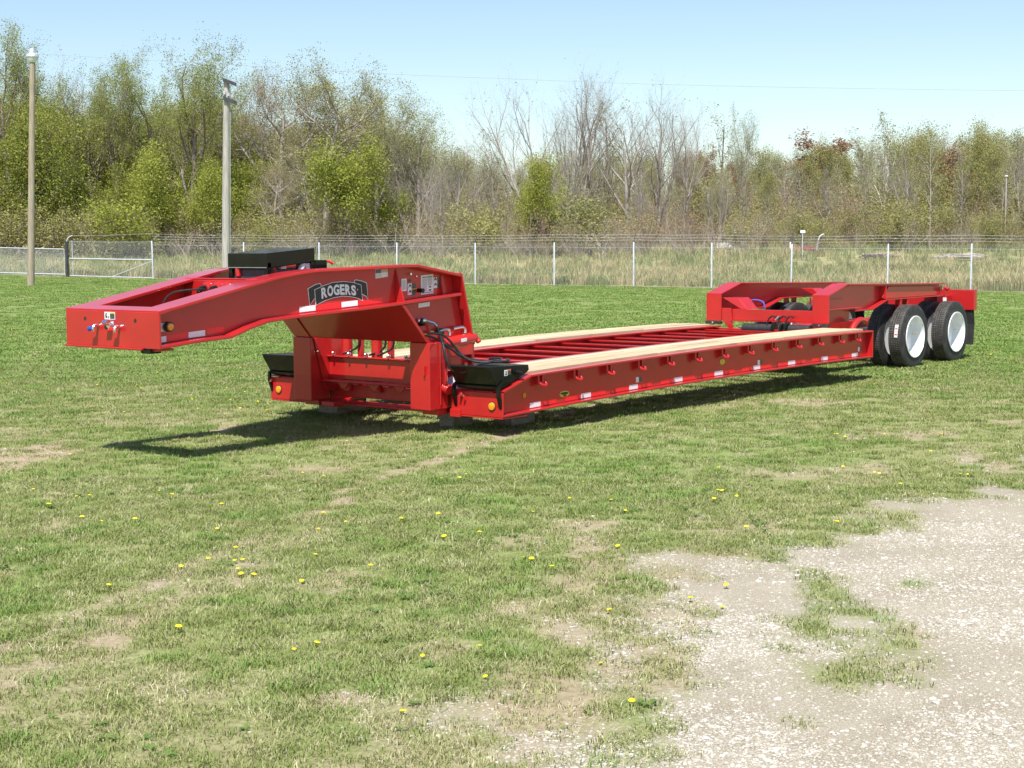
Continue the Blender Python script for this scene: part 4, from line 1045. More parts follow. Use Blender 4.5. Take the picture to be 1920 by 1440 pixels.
# outer face at local y=0, tyre body towards -y; the near outer wheels face the camera side (turned by 180 degrees about z)
lug = MB()
for k in range(10):
    a = 2*math.pi*k/10+.2; lug.tube([(.125*math.cos(a), -.189, .125*math.sin(a)), (.125*math.cos(a), -.178, .125*math.sin(a))], .011, 6)
valve = MB(); valve.tube([(-.20, -.152, .02), (-.215, -.11, .025), (-.225, -.09, .03)], .006, 6)
proto = None
AX = (10.47, 12.0)
for xa in AX:
    for sg in (-1, 1):
        for (yc, outer) in ((1.30, 1), (.71, 0)):
            if proto is None:
                rim = rm.obj('wheel', M['rim_white'], TR); rim['label'] = 'white painted dished wheel'
                ty = tm.obj('tyre', M['tyre'], rim, mats=[M['tyre'], M['tread']]); lg = lug.obj('wheel_nut', M['rim_white'], rim); vv = valve.obj('valve_stem', M['brass'], rim)
                proto = (rim, ty, lg, vv); r_, ch = rim, (ty, lg, vv)
            else:
                r_ = link(proto[0].copy(), TR)
                for c in proto[1:]: link(c.copy(), r_)
            # face outwards: outer wheels dish outwards, inner wheels dish inwards
            y = sg*yc
            face_neg = (sg < 0) == bool(outer)
            r_.scale = (WK, 1, WK); r_.rotation_euler = (0, random.uniform(0, 6.28)*0, math.pi if face_neg else 0)
            r_.location = (xa, y, RT + float(gz(xa, y)))
for xa in AX:
    b = MB(); b.tube([(xa, -1.1, RT-.08), (xa, 1.1, RT-.08)], .075, 14); b.obj('axle', M['dark_metal'], TR)
# tyre stickers
def tread_label(xa, yc, a0, a1, w0, w1, mat, name):
    b = MB(); V = []; n = 8
    for k in range(n+1):
        a = a0+(a1-a0)*k/n; r = (.4755 if 'print' not in name else .4763)*WK
        V += [(xa+r*math.cos(a), yc+w0, RT-.08+r*math.sin(a)), (xa+r*math.cos(a), yc+w1, RT-.08+r*math.sin(a))]
    b.add(V, [(2*k, 2*k+1, 2*k+3, 2*k+2) for k in range(n)]); return b.obj(name, mat, TR)
tread_label(AX[0], -1.30, math.pi-.42, math.pi-.02, .06, .115, M['paper'], 'tyre_label')
for k in range(4): tread_label(AX[0], -1.3001, math.pi-.40+.09*k, math.pi-.36+.09*k, .068, .108, M['red_tape'] if k % 2 else M['grey_ink'], 'label_print')
tread_label(AX[1], -.94, math.pi-.30, math.pi-.02, .19, .22, M['paper'], 'tyre_label')
tread_label(AX[0], .71, math.pi/2-.1, math.pi/2+.5, .10, .17, M['paper'], 'tyre_label')
for pz in (): pass

# --- timber blocks under the front
def block(name, x0, x1, y0, y1, h, label, rz=0.0, z0=None):
    cx, cy = (x0+x1)/2, (y0+y1)/2; zz = float(gz(cx, cy)) if z0 is None else z0
    b = MB(); dx, dy = (x1-x0)/2, (y1-y0)/2; b.box(-dx, dx, -dy, dy, -.01, h)
    o = b.obj(name, M['block_wood'], None, .006); o.location = (cx, cy, zz); o.rotation_euler = (0, 0, rz); return tag(o, label, 'wood block', 'timber blocks propping up the trailer front')
zg = float(gz(.5, 0))
block('timber_block', .50, .98, 1.17, 1.48, .195, 'grey timber block under the far front corner of the red trailer')
block('timber_block', .30, .62, -.80, -.60, .095, 'lower timber block of the pair under the near front corner')
block('timber_block', .28, .66, -.82, -.58, .09, 'upper timber block of the pair under the near front corner', 0.05, zg+.105)
block('timber_block', .85, 1.25, -1.15, -.9, .19, 'dark timber block in shade beneath the near deck side')
# ------------------------------------------------------------------ fence
def at(s, t, dz=0.0):
    x, y = st2xy(s, t); return Vector((float(x), float(y), float(gz(x, y))+dz))
def fs(t): return 69.3-.43*t
FP = []
PU = [290, 460, 601, 746, 893, 1041, 1190, 1336, 1485, 1666, 1822, 1985, 2150, 2320, 2500]
def fence_at(u):
    k = (u-960)/2900*.9985 + .0009
    s = 69.3/(1+.43*k); return (s, s*k)
FP = [fence_at(u) for u in PU]
t = 99
fdir = np.array([-.43, 1.0]); fdir /= np.linalg.norm(fdir)   # along the fence in (s, t)
k = 0
while t < 36:
    FP.append((fs(t), t)); t += 3.22*fdir[1]
LP = [(fs(-22.4), -22.4), (fs(-27.5), -27.5), (fs(-31), -31), (fs(-34), -34)]
FEN = empty('chain_link_fence', at(*FP[0])); tag(FEN, 'galvanised chain link fence topped with barbed wire across the back of the lawn', 'fence')
FEN.location = (0, 0, 0)
HF = 1.86
pm = None
bdir = Vector((F2[0], F2[1], 0))
def post(s, t, parent, r=.036, h=HF, lean=0.0):
    p = at(s, t); b = MB(); tl = Vector((random.uniform(-.02, .05)*R2[0], random.uniform(-.02, .05)*R2[1], 0)); b.tube([tuple(p-Vector((0, 0, .1))), tuple(p+tl+Vector((0, 0, h))), tuple(p+tl+Vector((0, 0, h+.03)))], [r, r, r*.5], 10)
    o = b.obj('fence_post', M['galv'], parent)
    q = p+Vector((0, 0, h+.02)); e = q + Vector((R2[0]*.10, R2[1]*.10, 0)) + bdir*.26 + Vector((0, 0, .36))
    b = MB(); b.tube([tuple(q), tuple(e)], .02, 6); b.obj('barbed_wire_arm', M['dark_metal'], o); return q, e
ends = []
for (s, t) in FP: ends.append(post(s, t, FEN, h=HF+random.uniform(-.04, .03)))
def wire_run(pts, r, name, mat, parent, n=4, barbs=False):
    b = MB()
    for a, c in zip(pts[:-1], pts[1:]):
        a = Vector(a); c = Vector(c); mid = (a+c)/2 - Vector((0, 0, .02+.012*random.random()))
        b.tube([tuple(a), tuple(mid), tuple(c)], r, n, cap=False)
        if barbs:
            for q in range(1, 24):
                p = a.lerp(c, q/24) - Vector((0, 0, .02*4*(q/24)*(1-q/24))); d = Vector((random.uniform(-1, 1), random.uniform(-1, 1), random.uniform(-1, 1))).normalized()*.035
                b.tube([tuple(p-d), tuple(p+d)], .004, 3, cap=False)
    return b.obj(name, mat, parent)
for f in (.30, .62, .96): wire_run([q.lerp(e, f) for q, e in ends], .0075, 'barbed_wire', M['wire'], FEN, 4, True)
wire_run([at(s, t, HF-.16) for s, t in FP], .008, 'tension_wire', M['wire'], FEN)
wire_run([at(s, t, .04) for s, t in FP], .006, 'tension_wire', M['wire'], FEN)
# woven diamonds: crossing wires as thin three sided bars
def chain_link(posts, name, parent, h=HF-.02, step=.072, r=.0020, mat=None):
    V = []; F = []
    def bar(a, c):
        d = (c-a).normalized(); u = Vector((0, 0, 1)).cross(d).normalized(); w = d.cross(u); b0 = len(V)
        for p in (a, c):
            for q in range(3):
                an = 2.094*q; V.append(tuple(p + (u*math.cos(an)+w*math.sin(an))*r))
        for q in range(3): F.append((b0+q, b0+(q+1) % 3, b0+3+(q+1) % 3, b0+3+q))
    for (a, c) in zip(posts[:-1], posts[1:]):
        A = at(*a, .03); C = at(*c, .03); L_ = (C-A).length
        n = int((L_+h)/step)
        for sgn in (1, -1):
            for i in range(n):
                u0 = i*step - h; u1 = u0+h; z0, z1 = 0.0, h
                if u0 < 0: z0 = -u0; u0 = 0
                if u1 > L_: z1 = h-(u1-L_); u1 = L_
                if u1-u0 < .02: continue
                if sgn < 0: u0, u1 = L_-u0, L_-u1
                bar(A.lerp(C, u0/L_)+Vector((0, 0, z0)), A.lerp(C, u1/L_)+Vector((0, 0, z1)))
    me = tri_mesh(name, V, F, mat or M['wire']); o = bpy.data.objects.new(name, me); link(o, parent); o['kind'] = 'stuff'; return o
chain_link(FP, 'woven_wire', FEN)
# gate at the left
G = empty('chain_link_gate', (0, 0, 0)); tag(G, 'wide galvanised pipe gate with a diagonal brace left of the chain link fence', 'gate')
g0, g1 = (fs(-22.4), -22.35), FP[0]
def bar2(parent, name, a, c, r=.028, mat='galv'):
    b = MB(); b.tube([tuple(a), tuple(c)], r, 8); return b.obj(name, M[mat], parent)
bar2(G, 'gate_rail', at(*g0, .95), at(*g1, .95), .035); bar2(G, 'gate_rail', at(*g0, .08), at(*g1, .06)); 
ms, mt_ = g0[0]*.5+g1[0]*.5, g0[1]*.5+g1[1]*.5
bar2(G, 'gate_brace', at(ms, mt_, .06), at(*g1, .9), .022)
bar2(G, 'gate_stile', at(g0[0], g0[1]+.14, .05), at(g0[0], g0[1]+.14, 1.85))
wire_run([at(*g0, 2.1), at(*g1, 2.25)], .008, 'barbed_wire', M['wire'], G, 4, True)
wire_run([at(*g0, 1.82), at(*g1, 1.84)], .007, 'tension_wire', M['wire'], G)
chain_link([g0, g1], 'woven_wire', G, r=.0025)
GP = empty('gate_post', (0, 0, 0)); tag(GP, 'dark square gate post between the two pipe gates', 'post')
p = at(fs(-22.5), -22.5); b = MB(); b.box(p.x-.06, p.x+.06, p.y-.06, p.y+.06, p.z-.1, p.z+1.82); b.obj('post_shaft', M['dark_metal'], GP)
b = MB(); b.tube(smooth_path([tuple(p+Vector((0, 0, 1.8))), tuple(p+Vector((R2[0]*.1, R2[1]*.1, 2.0))), tuple(p+Vector((R2[0]*.32, R2[1]*.32, 2.12)))], 5), .03, 8); b.obj('curved_arm', M['galv'], GP)
G2 = empty('chain_link_gate', (0, 0, 0)); tag(G2, 'pipe gate with top and bottom rails at the left edge behind the tall wooden pole', 'gate')
h0, h1 = (fs(-22.6), -22.65), (fs(-30.5), -30.5)
bar2(G2, 'gate_rail', at(*h0, 1.42), at(*h1, 1.45), .03); bar2(G2, 'gate_rail', at(*h0, .14), at(*h1, .14), .03); bar2(G2, 'gate_stile', at(*h0, .1), at(*h0, 1.45), .02)
chain_link([h0, h1], 'woven_wire', G2, h=1.4, r=.004)
# poles
def pole(name, s, t, h, r0, r1, mat, lean):
    o = empty(name, at(s, t)); b = MB()
    b.tube([(0, 0, -.2), (lean*.5*R2[0], lean*.5*R2[1], h*.5), (lean*R2[0], lean*R2[1], h)], [r0, (r0+r1)/2, r1], 16); b.obj('pole_shaft', M[mat], o); return o, Vector((lean*R2[0], lean*R2[1], h))
s1 = 66.0; t1 = s1*((60-960)/2900*.9985+.0009)
PO, tp = pole('light_pole', s1, t1, 9.35, .155, .115, 'pole_wood', .42)
tag(PO, 'tall brown wooden pole with a yard lamp on top beside the pipe gate', 'pole')
b = MB(); b.tube([tuple(tp+Vector((0, 0, -.45))), tuple(tp+Vector((0, 0, .15)))], .05, 8); b.obj('lamp_bracket', M['galv'], PO)
b = MB(); c = tp+Vector((0, 0, .18)); b.lathe([(.02, .42), (.10, .40), (.13, .30), (.13, .22), (.25, .16), (.27, .06), (.25, .04), (.2, .02)], tuple(c), 'z', 20); b.obj('lamp_housing', M['galv'], PO)
b = MB(); b.lathe([(.24, .04), (.22, -.04), (.15, -.16), (.05, -.2), (.01, -.2)], tuple(c), 'z', 20); b.obj('lamp_globe', M['paper'], PO)
s2 = 52.0; t2 = s2*((425-960)/2900*.9985+.0009)
P2, tp2 = pole('utility_pole', s2, t2, 7.2, .155, .10, 'pole_grey', .2)
tag(P2, 'grey wooden pole with two short dark crossarms behind the gooseneck', 'pole')
for dz, mt in ((0.02, 'dark_metal'), (-.58, 'dark_metal')):
    c = tp2+Vector((0, 0, dz)); a = Vector((R2[0]*.22+F2[0]*(-.2), R2[1]*.22+F2[1]*(-.2), -.09)); nrm = Vector((-F2[0], -F2[1], 0))*.10
    a = Vector((R2[0]*.26, R2[1]*.26, -.10)); b = MB()
    q0, q1 = c-a*.35+nrm, c+a*1.35+nrm; b.sweep([[tuple(q+Vector((0, 0, z))+nrm*w) for z, w in ((-.06, 0), (.06, 0), (.06, 1), (-.06, 1))] for q in (q0, q1)]); b.obj('crossarm', M[mt], P2)
b = MB(); c = tp2+Vector((0, 0, -.45))+nrm*1.4
for k in range(3): b.tube([tuple(c+a*(-.2+.5*k)), tuple(c+a*(-.2+.5*k)+Vector((0, 0, .1)))], .04, 8)
b.objs('insulator', M['galv'], P2)
b = MB(); b.tube([tuple(tp2+Vector((R2[0]*.12, R2[1]*.12, -.02))), tuple(Vector((R2[0]*.15, R2[1]*.15, .0)))], .012, 6); b.obj('ground_wire', M['wire'], P2)
# overhead wire
def ray_pt(u, v, s):
    d = FWD + RIGHT*((u-960)/2900) - UP*((v-720)/2900); d = d/(d.x*F2[0]+d.y*F2[1]); return CAM + d*s
WPX = [(-200, 88), (66, 101), (420, 121), (740, 139), (960, 148), (1200, 157), (1500, 164), (1920, 170), (2300, 172)]
b = MB(); b.tube(smooth_path([tuple(ray_pt(u, v, 66.0)) for u, v in WPX], 5), .0065, 5, cap=False)
tag(b.obj('overhead_wire', M['pole_grey'], None), 'thin overhead power wire crossing the sky from the lamp pole to the right', 'wire')
# ------------------------------------------------------------------ trees
def grow_tree(seed, H, spec):
    r = np.random.default_rng(seed); V = []; F = []; L_ = []   # leaves anchors
    def tube(P, R, n):
        b = len(V); m_ = len(P)
        for i in range(m_):
            d = P[min(i+1, m_-1)]-P[max(i-1, 0)]; d = d/(np.linalg.norm(d)+1e-9); a = np.cross(d, [0.31, .95, .1]); a /= np.linalg.norm(a)+1e-9; c = np.cross(d, a)
            for k in range(n): an = 6.2832*k/n; V.append(P[i]+(a*math.cos(an)+c*math.sin(an))*R[i])
        for i in range(m_-1):
            for k in range(n): q = b+i*n+k; q2 = b+i*n+(k+1) % n; F.append((q, q2, q2+n, q+n))
    def branch(p, d, L, rad, lvl):
        nseg = spec['seg'][lvl]; P = [p]; dd = d.copy(); kids = []
        for i in range(nseg):
            dd = dd + r.normal(0, spec['wig'][lvl], 3); dd[2] += spec['up'][lvl]/nseg; dd /= np.linalg.norm(dd); P.append(P[-1]+dd*L/nseg); kids.append(dd.copy())
        tip = .35 if lvl < len(spec['n'])-0 else .4
        R = [rad*(1-(1-tip)*i/nseg) for i in range(nseg+1)]
        tube(P, R, (6, 5, 3, 3, 3)[lvl])
        if lvl == len(spec['n']):
            for q in P[1:]: L_.append(q)
            return
        if lvl >= spec.get('leaf_from', 9): L_.extend(P[1:])
        n = spec['n'][lvl]; n = max(1, int(round(n*r.uniform(.8, 1.2))))
        a0 = r.uniform(0, 6.28)
        for k in range(n):
            u = spec['start'][lvl] + (1-spec['start'][lvl])*((k+r.uniform(.1, .9))/n); f = u*nseg; i = min(int(f), nseg-1); pos = P[i]+(P[i+1]-P[i])*(f-i); bd = kids[i]
            az = a0+k*2.4+r.normal(0, .3); a = np.cross(bd, [.3, .2, .93] if abs(bd[2]) < .9 else [1, 0, 0]); a /= np.linalg.norm(a); c = np.cross(bd, a); an = spec['ang'][lvl]*r.uniform(.7, 1.25)
            nd = bd*math.cos(an)+(a*math.cos(az)+c*math.sin(az))*math.sin(an)
            branch(pos, nd, L*spec['len'][lvl]*r.uniform(.7, 1.15)*(1-.35*u if lvl == 0 else 1), rad*(1-(1-tip)*u)*spec['rr'][lvl], lvl+1)
    st = spec.get('stems', 1)
    for k in range(st):
        d = np.array([r.normal(0, spec['splay']), r.normal(0, spec['splay']), 1.0]); d /= np.linalg.norm(d)
        branch(np.array([r.normal(0, .12*(st > 1)*2), r.normal(0, .12*(st > 1)*2), -.1]), d, spec['trunk']*H*r.uniform(.85, 1.1), spec['rad'], 0)
    V = np.array(V); L_ = np.array(L_)
    sc = H/max(L_[:, 2].max(), V[:, 2].max()); V *= sc; L_ = L_*sc
    return V, F, L_
def leaf_mesh(name, L_, n, size, spread, mat, seed):
    r = np.random.default_rng(seed); idx = r.integers(0, len(L_), n); C_ = L_[idx] + r.normal(0, spread, (n, 3))
    a = r.normal(0, 1, (n, 3)); a /= np.linalg.norm(a, axis=1)[:, None]; b = r.normal(0, 1, (n, 3)); b -= a*(a*b).sum(1)[:, None]; b /= np.linalg.norm(b, axis=1)[:, None]
    s = size*r.uniform(.5, 1.35, (n, 1)); a = a*s; b = b*s*.6
    V = np.stack([C_-a, C_-b*1.0, C_+a, C_+b], 1).reshape(-1, 3); F = np.arange(n*4).reshape(n, 4)
    return tri_mesh(name, V, F, mat)
VASE = dict(seg=[5, 5, 4, 2, 2], wig=[.05, .11, .16, .2, .2], up=[.1, .45, .35, .25, .2], n=[9, 8, 7, 4], start=[.32, .25, .2, .15], ang=[.60, .62, .62, .6], len=[.66, .5, .42, .5], rr=[.62, .5, .45, .55], trunk=.62, rad=.24, splay=.04)
OAK = dict(VASE, ang=[.95, .75, .75, .7], up=[.0, .35, .25, .15, .1], start=[.30, .2, .2, .15], n=[10, 8, 6, 3], trunk=.66, rad=.26, wig=[.08, .18, .22, .25, .2], len=[.62, .52, .42, .5])
MULTI = dict(VASE, stems=3, splay=.28, trunk=.7, rad=.11, n=[7, 7, 6, 4], start=[.35, .2, .2, .1], ang=[.5, .5, .6, .6], len=[.5, .5, .45, .5])
SLIM = dict(VASE, n=[14, 6, 6, 3], trunk=.95, start=[.3, .2, .2, .15], ang=[.6, .6, .6, .6], len=[.32, .45, .5, .5], rad=.12, up=[.05, .5, .3, .2, .2])
BUSH = dict(VASE, stems=5, splay=.35, n=[5, 5, 4, 2], trunk=.75, start=[.12, .1, .1, .1], ang=[.7, .7, .7, .7], len=[.55, .5, .5, .5], rad=.06, up=[.1, .3, .2, .1, .1])
THICK = dict(VASE, stems=9, splay=.42, n=[4, 4, 3, 2], trunk=.9, start=[.15, .1, .1, .1], ang=[.5, .5, .6, .6], len=[.5, .5, .5, .5], rad=.02, up=[.15, .3, .2, .1, .1])
PROTO = {}
def proto(key, seed, H, spec, bark_, leaf, nl, ls, sp):
    V, F, L_ = grow_tree(seed, H, spec)
    me = tri_mesh(key+'_trunk', V, np.array(F), M[bark_]); lm = leaf_mesh(key+'_crown', L_, nl, ls, sp, M[leaf], seed) if nl else None
    PROTO.setdefault(key, []).append((me, lm, H))
for sd in (1, 2, 3): proto('vase', sd, 16, dict(VASE, n=[10, 8, 8, 5]), 'bark_brown', 'leaf_fresh', 21000, .048, .16)
for sd in (4, 5): proto('oak', sd, 15, dict(OAK, n=[10, 9, 8, 4]), 'bark_grey', 'leaf_olive' if sd == 4 else 'leaf_brown', 15000, .052, .17)
for sd in (6, 7): proto('bare', sd, 14, VASE, 'bark_grey', 'leaf_brown', 2200, .035, .1)
for sd in (8, 9): proto('multibare', sd, 15, dict(MULTI, stems=4, n=[8, 8, 7, 4]), 'bark_grey', 'leaf_brown', 300, .06, .1)
for sd in (10, 11): proto('slim', sd, 12, SLIM, 'bark_pale', 'leaf_pale', 900, .07, .12)
for sd in (12, 13, 14): proto('lime', sd, 9, MULTI, 'bark_brown', 'leaf_lime', 15000, .08, .42)
for sd in (15, 16): proto('green', sd, 10, OAK, 'bark_brown', 'leaf_green', 14000, .08, .42)
for sd in (17, 18): proto('olive', sd, 13, SLIM, 'bark_grey', 'leaf_olive', 8000, .07, .32)
proto('redbud', 19, 12, SLIM, 'bark_pink', 'leaf_red', 6500, .09, .2)
proto('sycamore', 20, 14, dict(SLIM, rad=.2, n=[9, 5, 4, 2]), 'bark_white', 'leaf_pale', 1800, .08, .15)
proto('pale', 21, 13, VASE, 'bark_pale', 'leaf_pale', 9000, .05, .2)
for sd, lf in ((22, 'leaf_lime'), (23, 'leaf_soft'), (27, 'leaf_olive'), (28, 'leaf_brown'), (29, 'leaf_olive')): proto('bush', sd, 4, BUSH, 'bark_brown', lf, 3200, .07, .28)
for sd in (24, 25): proto('thicket', sd, 3.6, THICK, 'bark_pale', 'leaf_brown', 400, .05, .15)
proto('pinkthicket', 26, 5, THICK, 'bark_pink', 'leaf_red', 500, .05, .15)
def tree(name, key, u, ytop, s, label, group=None, wid=1.0, cat='tree', k=None):
    pl = PROTO[key]; me, lm, H0 = pl[(k if k is not None else random.randrange(len(pl))) % len(pl)]
    top = ray_pt(u, ytop, s); t = xy2st(top.x, top.y)[1]; base = at(s, float(t)); h = top.z-base.z
    o = empty(name, base, random.uniform(0, 6.28)); sc = h/H0; w = sc*wid
    o.scale = (w, w, sc)
    tag(o, label, cat, group)
    a = bpy.data.objects.new('trunk', me); link(a, o)
    if lm: c = bpy.data.objects.new('crown', lm); link(c, o)
    return o
GNX = dict(vase='budding_tree', oak='spreading_tree', bare='bare_tree', multibare='bare_tree')
# trees that stand out against the sky
tree('budding_tree', 'vase', 12, 30, 112, 'tall budding tree at the far left edge behind the lamp pole', wid=1.0, k=0)
tree('bare_tree', 'bare', 118, 76, 118, 'thin bare tree just right of the lamp pole', k=0, wid=.9)
tree('budding_tree', 'vase', 214, 68, 113, 'budding tree with a narrow upright crown left of the widest elm shape', k=1, wid=.8)
tree('budding_tree', 'vase', 338, 48, 108, 'tallest vase shaped budding tree between the two wooden poles', k=2, wid=1.15)
tree('bare_tree', 'bare', 452, 128, 116, 'bare twiggy tree right behind the pole with two crossarms', k=1, wid=.9)
tree('spreading_tree', 'oak', 520, 104, 113, 'left one of the three spreading olive leafed trees', k=1, wid=.85)
tree('spreading_tree', 'oak', 605, 88, 110, 'middle and tallest of the three spreading olive leafed trees', k=0, wid=1.1)
tree('spreading_tree', 'oak', 700, 128, 114, 'right one of the three spreading olive leafed trees', k=0, wid=.85)
tree('pale_budding_tree', 'pale', 785, 190, 112, 'grey green budding tree where the skyline steps down', wid=1.1)
tree('bare_tree', 'bare', 850, 222, 116, 'low bare tree left of the gap in the skyline', k=0)
tree('bare_tree', 'slim', 925, 236, 120, 'slender bare tree in the gap left of the tall bare trees', k=1)
tree('tall_bare_tree', 'multibare', 1040, 92, 122, 'tall many stemmed bare tree, left of the tall bare pair', k=0, wid=1.1)
tree('tall_bare_tree', 'bare', 1098, 104, 125, 'tall bare tree between the two many stemmed ones', k=1, wid=.8)
tree('tall_bare_tree', 'slim', 1140, 165, 124, 'slender bare tree leaning beside the tall bare group', k=0)
tree('tall_bare_tree', 'multibare', 1225, 118, 121, 'wide bare tree with several rising stems, right of the tall bare group', k=1, wid=1.25)
tree('slender_tree', 'slim', 1352, 192, 119, 'slender bare tree with a fine pointed top right of the tall bare trees', k=0)
tree('pale_budding_tree', 'pale', 1392, 188, 123, 'slender tree with pale green buds above the low skyline', wid=.45)
tree('red_budding_tree', 'redbud', 1510, 244, 150, 'reddish budding tree topping the low skyline', wid=1.9)
tree('white_trunk_tree', 'sycamore', 1655, 204, 122, 'tree with a pale mottled white trunk in front of the right hand wood', wid=1.0)
tree('red_budding_tree', 'redbud', 1800, 268, 128, 'purplish budding tree inside the right hand wood', wid=1.6)
tree('dark_limbed_tree', 'multibare', 1345, 285, 104, 'dark forked bare tree close behind the fence with low limbs', k=1, wid=.9)
tree('lime_tree', 'lime', 1012, 285, 104, 'bright lime green leafy tree in front of the tall bare trees', k=1, wid=.7)
tree('lime_tree', 'lime', 640, 245, 103, 'bright green leafy tree below the spreading olive trees', k=0, wid=1.0)
tree('leafy_tree', 'green', 62, 188, 104, 'dense green leafy tree behind the lamp pole', k=0, wid=.95)
for u_, y_, k_, w_, lb_ in ((62, 70, 'vase', 1.0, 'budding tree filling the gap right of the tall one at the left edge'), (165, 112, 'vase', .9, 'lower budding tree between the lamp pole and the narrow upright crown'),
    (272, 92, 'vase', 1.0, 'budding tree overlapping the left side of the tallest vase shaped one'), (398, 108, 'vase', .85, 'budding tree between the tallest vase shaped one and the crossarm pole'),
    (560, 102, 'oak', 1.0, 'olive leafed tree filling between the left and middle spreading ones'), (655, 108, 'oak', 1.0, 'olive leafed tree filling between the middle and right spreading ones'), (738, 158, 'oak', .9, 'olive leafed tree on the falling right shoulder of the spreading group'),
    (1075, 150, 'multibare', 1.0, 'bare tree behind the left tall bare group'), (1180, 165, 'bare', .9, 'bare tree between the two tall bare groups'), (1285, 172, 'multibare', .9, 'bare tree on the right flank of the tall bare group')):
    tree(GNX[k_], k_, u_, y_, 116, lb_, wid=w_)
# skyline of the wood: source row of the tree tops against the column
SKY = [(-300, 185), (0, 178), (160, 190), (420, 195), (520, 195), (700, 212), (770, 240), (860, 262), (930, 272), (1000, 275), (1150, 262), (1300, 265), (1420, 268), (1500, 258), (1560, 250), (1640, 232), (1740, 222), (1900, 225), (2300, 230)]
def sky_y(u): return float(np.interp(u, [p[0] for p in SKY], [p[1] for p in SKY]))
GL = dict(vase='budding tree', oak='olive leafed tree in the wood left of centre', bare='bare grey tree standing among the wood', multibare='bare many stemmed tree standing among the wood', slim='slender pale tree standing among the wood', lime='lime green leafy tree in the middle of the tree line',
          green='fresh green leafy tree in the left part of the tree line', olive='olive green budding tree in the right hand wood', redbud='reddish budding tree deep in the wood', pale='pale green budding tree in the wood', bush='low lime green bush along the foot of the tree line', thicket='grey twiggy thicket along the foot of the tree line', pinkthicket='pinkish twiggy thicket along the foot of the tree line')
GN_ = dict(vase='budding_tree', oak='spreading_tree', bare='bare_tree', multibare='bare_tree', slim='slender_tree', lime='lime_tree', green='leafy_tree', olive='olive_tree', redbud='red_budding_tree', pale='pale_budding_tree', bush='green_bush', thicket='bare_thicket', pinkthicket='bare_thicket')
KN = dict(vase='budding tree', oak='olive leafed spreading tree', bare='bare grey tree', multibare='many stemmed tree', slim='slender pale tree', lime='lime green leafy tree', green='fresh green leafy tree', olive='olive budding tree', redbud='reddish budding tree', pale='pale green budding tree', bush='low leafy green bush', thicket='grey twiggy thicket', pinkthicket='pinkish twiggy thicket')
PL = dict(bush='low leafy green bushes', thicket='grey twiggy thickets', pinkthicket='pinkish twiggy thickets')
ZONES = [(-60, 'beyond the left edge'), (40, 'left of the lamp pole'), (130, 'right of the lamp pole'), (240, 'above the pipe gate'), (340, 'above the trailer nose'), (420, 'left of the crossarm pole'), (500, 'right of the crossarm pole'), (620, 'above the banner lettering'), (740, 'above the neck notices'), (880, 'above the riser hoses'), (1000, 'above the front of the deck'), (1120, 'under the tall bare trees'), (1240, 'above the middle of the deck'), (1360, 'above the rear of the deck'), (1460, 'above the front of the bogie'), (1580, 'above the red machine'), (1700, 'around the white trunk tree'), (1830, 'above the trailer wheels'), (1930, 'near the right edge'), (9999, 'beyond the right edge')]
WOODL = {}
def wood(u, y, s, key, wid=1.0):
    zn = next(z for lim, z in ZONES if u < lim)
    rw = '' if key in ('bush', 'thicket', 'pinkthicket') else ('in front row ' if s < 112 else 'in second row ' if s < 125 else 'in third row ' if s < 141 else 'in back row ')
    o = tree(GN_[key], key, u, y, s, 'x', (PL.get(key) or KN[key]+'s') + ' along the wood', wid, cat='bush' if key in ('bush', 'thicket', 'pinkthicket') else 'tree')
    WOODL.setdefault((key, rw, zn), []).append((u, o))
def name_wood():
    for (key, rw, zn), L_ in WOODL.items():
        L_.sort(key=lambda q: q[0]); n = len(L_)
        for i, (u, o) in enumerate(L_):
            pre = '' if n == 1 else (['left', 'right'][i]+' one of two: ' if n == 2 else (['leftmost', 'second', 'third', 'fourth', 'fifth', 'sixth', 'seventh', 'eighth'][i] if i < n-1 else 'rightmost')+' of %d: ' % n)
            o['label'] = (pre + KN[key] + ' ' + rw + zn).strip()
R3 = random.Random(5)
def pick(u, row):
    if u < 460: return R3.choice(['lime', 'green', 'lime', 'green', 'vase'] if row == 0 else ['vase', 'vase', 'oak', 'green'])
    if u < 740: return R3.choice(['lime', 'oak', 'green', 'oak', 'lime'] if row == 0 else ['oak', 'oak', 'bare', 'slim'])
    if u < 980: return R3.choice(['bare', 'slim', 'multibare', 'bare', 'slim'] if row == 0 else ['bare', 'slim', 'pale', 'bare'])
    if u < 1420: return R3.choice(['slim', 'bare', 'bare', 'slim', 'olive', 'multibare'] if row == 0 else ['slim', 'bare', 'olive', 'slim', 'redbud'])
    return R3.choice(['olive', 'slim', 'slim', 'olive', 'bare'] if row == 0 else ['olive', 'slim', 'bare', 'olive', 'pale', 'slim'])
for row, (s0, off, st_) in enumerate(((106, 118, 62), (118, 62, 52), (132, 18, 48), (150, 4, 46))):
    u = -230 + row*17
    while u < 2150:
        uu = u + R3.uniform(-14, 14); o_ = off + R3.uniform(-22, 30)
        if u > 1380: o_ *= .62
        if row == 0: o_ += R3.uniform(0, 45)
        if row == 0 and u > 740: o_ = R3.choice([R3.uniform(5, 40), R3.uniform(30, 110)])
        key = pick(uu, 0 if row < 2 else 1)
        if row == 0 and u < 740: o_ *= .7
        wood(uu, sky_y(uu)+max(0, o_), s0+R3.uniform(-4, 5), key, {'lime': .9, 'green': .85, 'slim': .95, 'bare': .75, 'vase': .75, 'olive': 1.0}.get(key, .8))
        u += st_
u = -200
